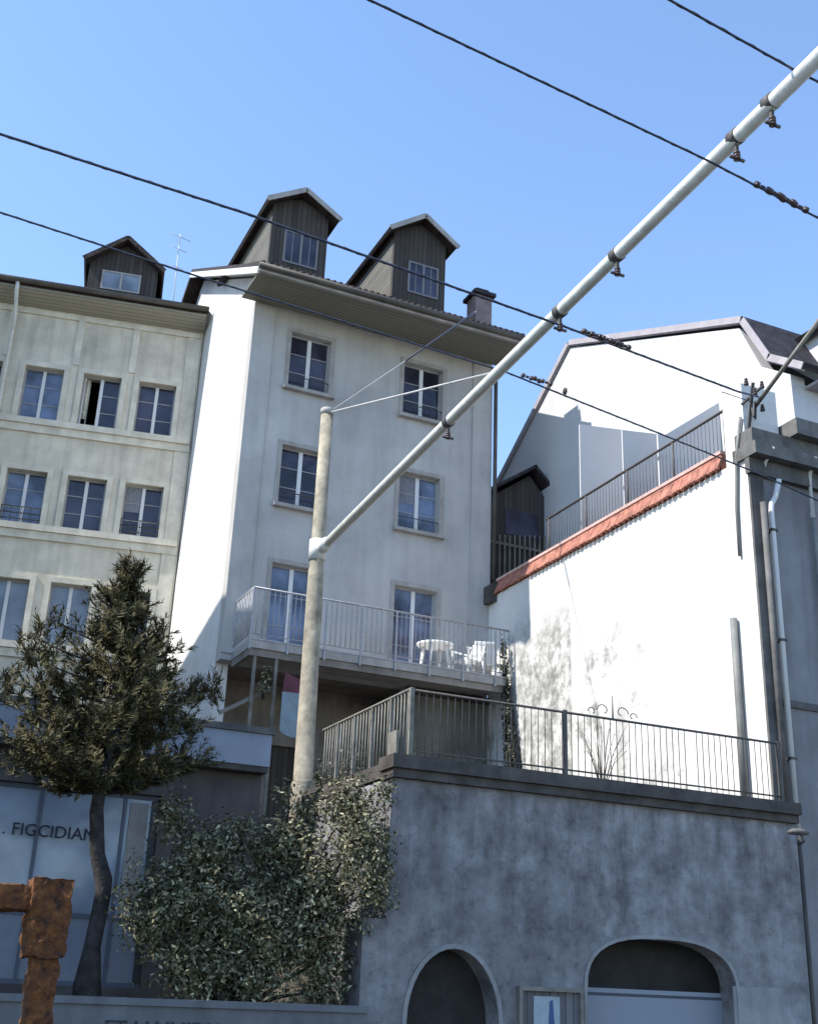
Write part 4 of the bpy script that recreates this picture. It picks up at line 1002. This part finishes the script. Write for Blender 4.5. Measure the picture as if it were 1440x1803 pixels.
def bush(name, label, blobs, n, size, leafm, base, seed, cat_='bush'):
    root = thing(name, label, cat_, base); rnd = random.Random(seed); m = MB(); tw = MB()
    tot = sum(b[3]*b[4]*b[5] for b in blobs)
    for (x, y, z, rx, ry, rz) in blobs:
        k = max(40, int(n*(rx*ry*rz)/tot)); c = Vector((x, y, z))
        tw.tube([Vector(base), (Vector(base)+c)/2+Vector((rnd.uniform(-.2, .2), 0, .1)), c], [.04, .025, .01], 5)
        for _ in range(k):
            d = Vector((rnd.gauss(0, 1), rnd.gauss(0, 1), rnd.gauss(0, 1))).normalized()
            rr_ = rnd.random()**.45; nz = .86+.75*noise.noise(d*2.6+c*1.7)
            q = c+Vector((d.x*rx, d.y*ry, d.z*rz))*rr_*nz
            n_ = (d+Vector((rnd.gauss(0, .7), rnd.gauss(0, .7), rnd.gauss(0, .7)+.5))).normalized()
            a = Matrix.Rotation(rnd.random()*6.28, 3, n_) @ n_.orthogonal().normalized(); b = n_.cross(a)
            s = size*rnd.uniform(.5, 1.5); w_ = s*.45
            m.add([q-a*s*.5, q-a*s*.1+b*w_*.5, q+a*s*.5-n_*s*.08, q-a*s*.1-b*w_*.5], [(0, 1, 2, 3)])
    tw.build('stems', 'bark', root); m.build('foliage', leafm, root)
    return root
blobs = [(4.75, 15.3, 2.45, 1.05, .75, .85), (3.95, 15.3, 2.6, .75, .6, .75), (5.7, 15.05, 2.75, .68, .65, .85), (6.05, 14.55, 3.35, .50, .42, .70),
         (5.95, 14.9, 3.9, .48, .40, .50), (4.3, 15.4, 3.25, .60, .5, .45), (3.75, 15.4, 3.6, .30, .3, .40), (3.55, 15.3, 2.35, .45, .4, .5), (5.2, 15.3, 3.35, .60, .55, .50),
         (4.2, 15.1, 1.8, .70, .45, .50), (4.9, 15.0, 1.75, .60, .40, .45), (5.3, 15.1, 2.2, .55, .5, .5), (6.2, 14.4, 2.9, .32, .30, .45), (5.6, 15.4, 3.85, .35, .3, .35), (5.85, 15.1, 2.0, .42, .35, .60), (5.75, 15.0, 1.6, .35, .3, .3),
         (4.6, 15.3, 3.55, .3, .25, .25), (6.3, 14.5, 4.05, .22, .2, .28), (5.2, 15.3, 4.0, .22, .2, .25)]
bush('evergreen_bush', 'large round evergreen bush spilling over the low street wall', blobs, 52000, .062, 'leaf', (4.8, 15.4, 1.25), 5)
vine = [(13.22, 23.85-.07*k, 9.2-.5*k, .10+.012*k, .16+.012*k, .38) for k in range(10)]
bush('climbing_plant', 'dark climbing plant hanging down the white wall at the right end of the balcony', vine, 3600, .085, 'leaf2', (13.3, 23.0, 4.5), 9, 'plant')
pl_ = [(9.2+.35*k, 19.6+.2*(k % 3), 4.95+.1*(k % 2), .28, .28, .38) for k in range(0, 6)]
bush('terrace_plants', 'low leafy plants growing on the terrace behind the pole', [(8.1, 21.5, 5.2, .5, .4, .6), (8.7, 21.8, 5.5, .5, .4, .7), (9.3, 22.0, 5.3, .5, .4, .6)], 2500, .09, 'leaf2', (8.6, 21.8, 4.5), 12, 'plant')
bush('potted_plant', 'small grey leafed plant below the left corner of the balcony', [(7.42, 23.6, 7.75, .14, .12, .22), (7.36, 23.6, 7.45, .16, .12, .18)], 500, .07, 'sign' if False else 'leaf', (7.4, 23.6, 7.2), 13, 'plant')
# dry shrub behind the fence
ds = thing('dry_shrub', 'leafless scrubby plant poking above the terrace fence near the finial', 'plant', (10.5, 15.6, 4.5)); rnd = random.Random(3); m = MB()
for k in range(22):
    a = rnd.uniform(0, 6.28); r1 = rnd.uniform(.15, .55); h = rnd.uniform(.6, 1.15)
    p0 = Vector((10.45, 15.7, 4.56)); p2 = p0+Vector((math.cos(a)*r1, math.sin(a)*r1*.4, h)); p1 = p0.lerp(p2, .5)+Vector((0, 0, .15))
    m.tube([p0, p1, p2, p2+Vector((math.cos(a)*.08, 0, -.05))], [.007, .005, .004, .002], 4)
m.build('twigs', 'twig', ds)
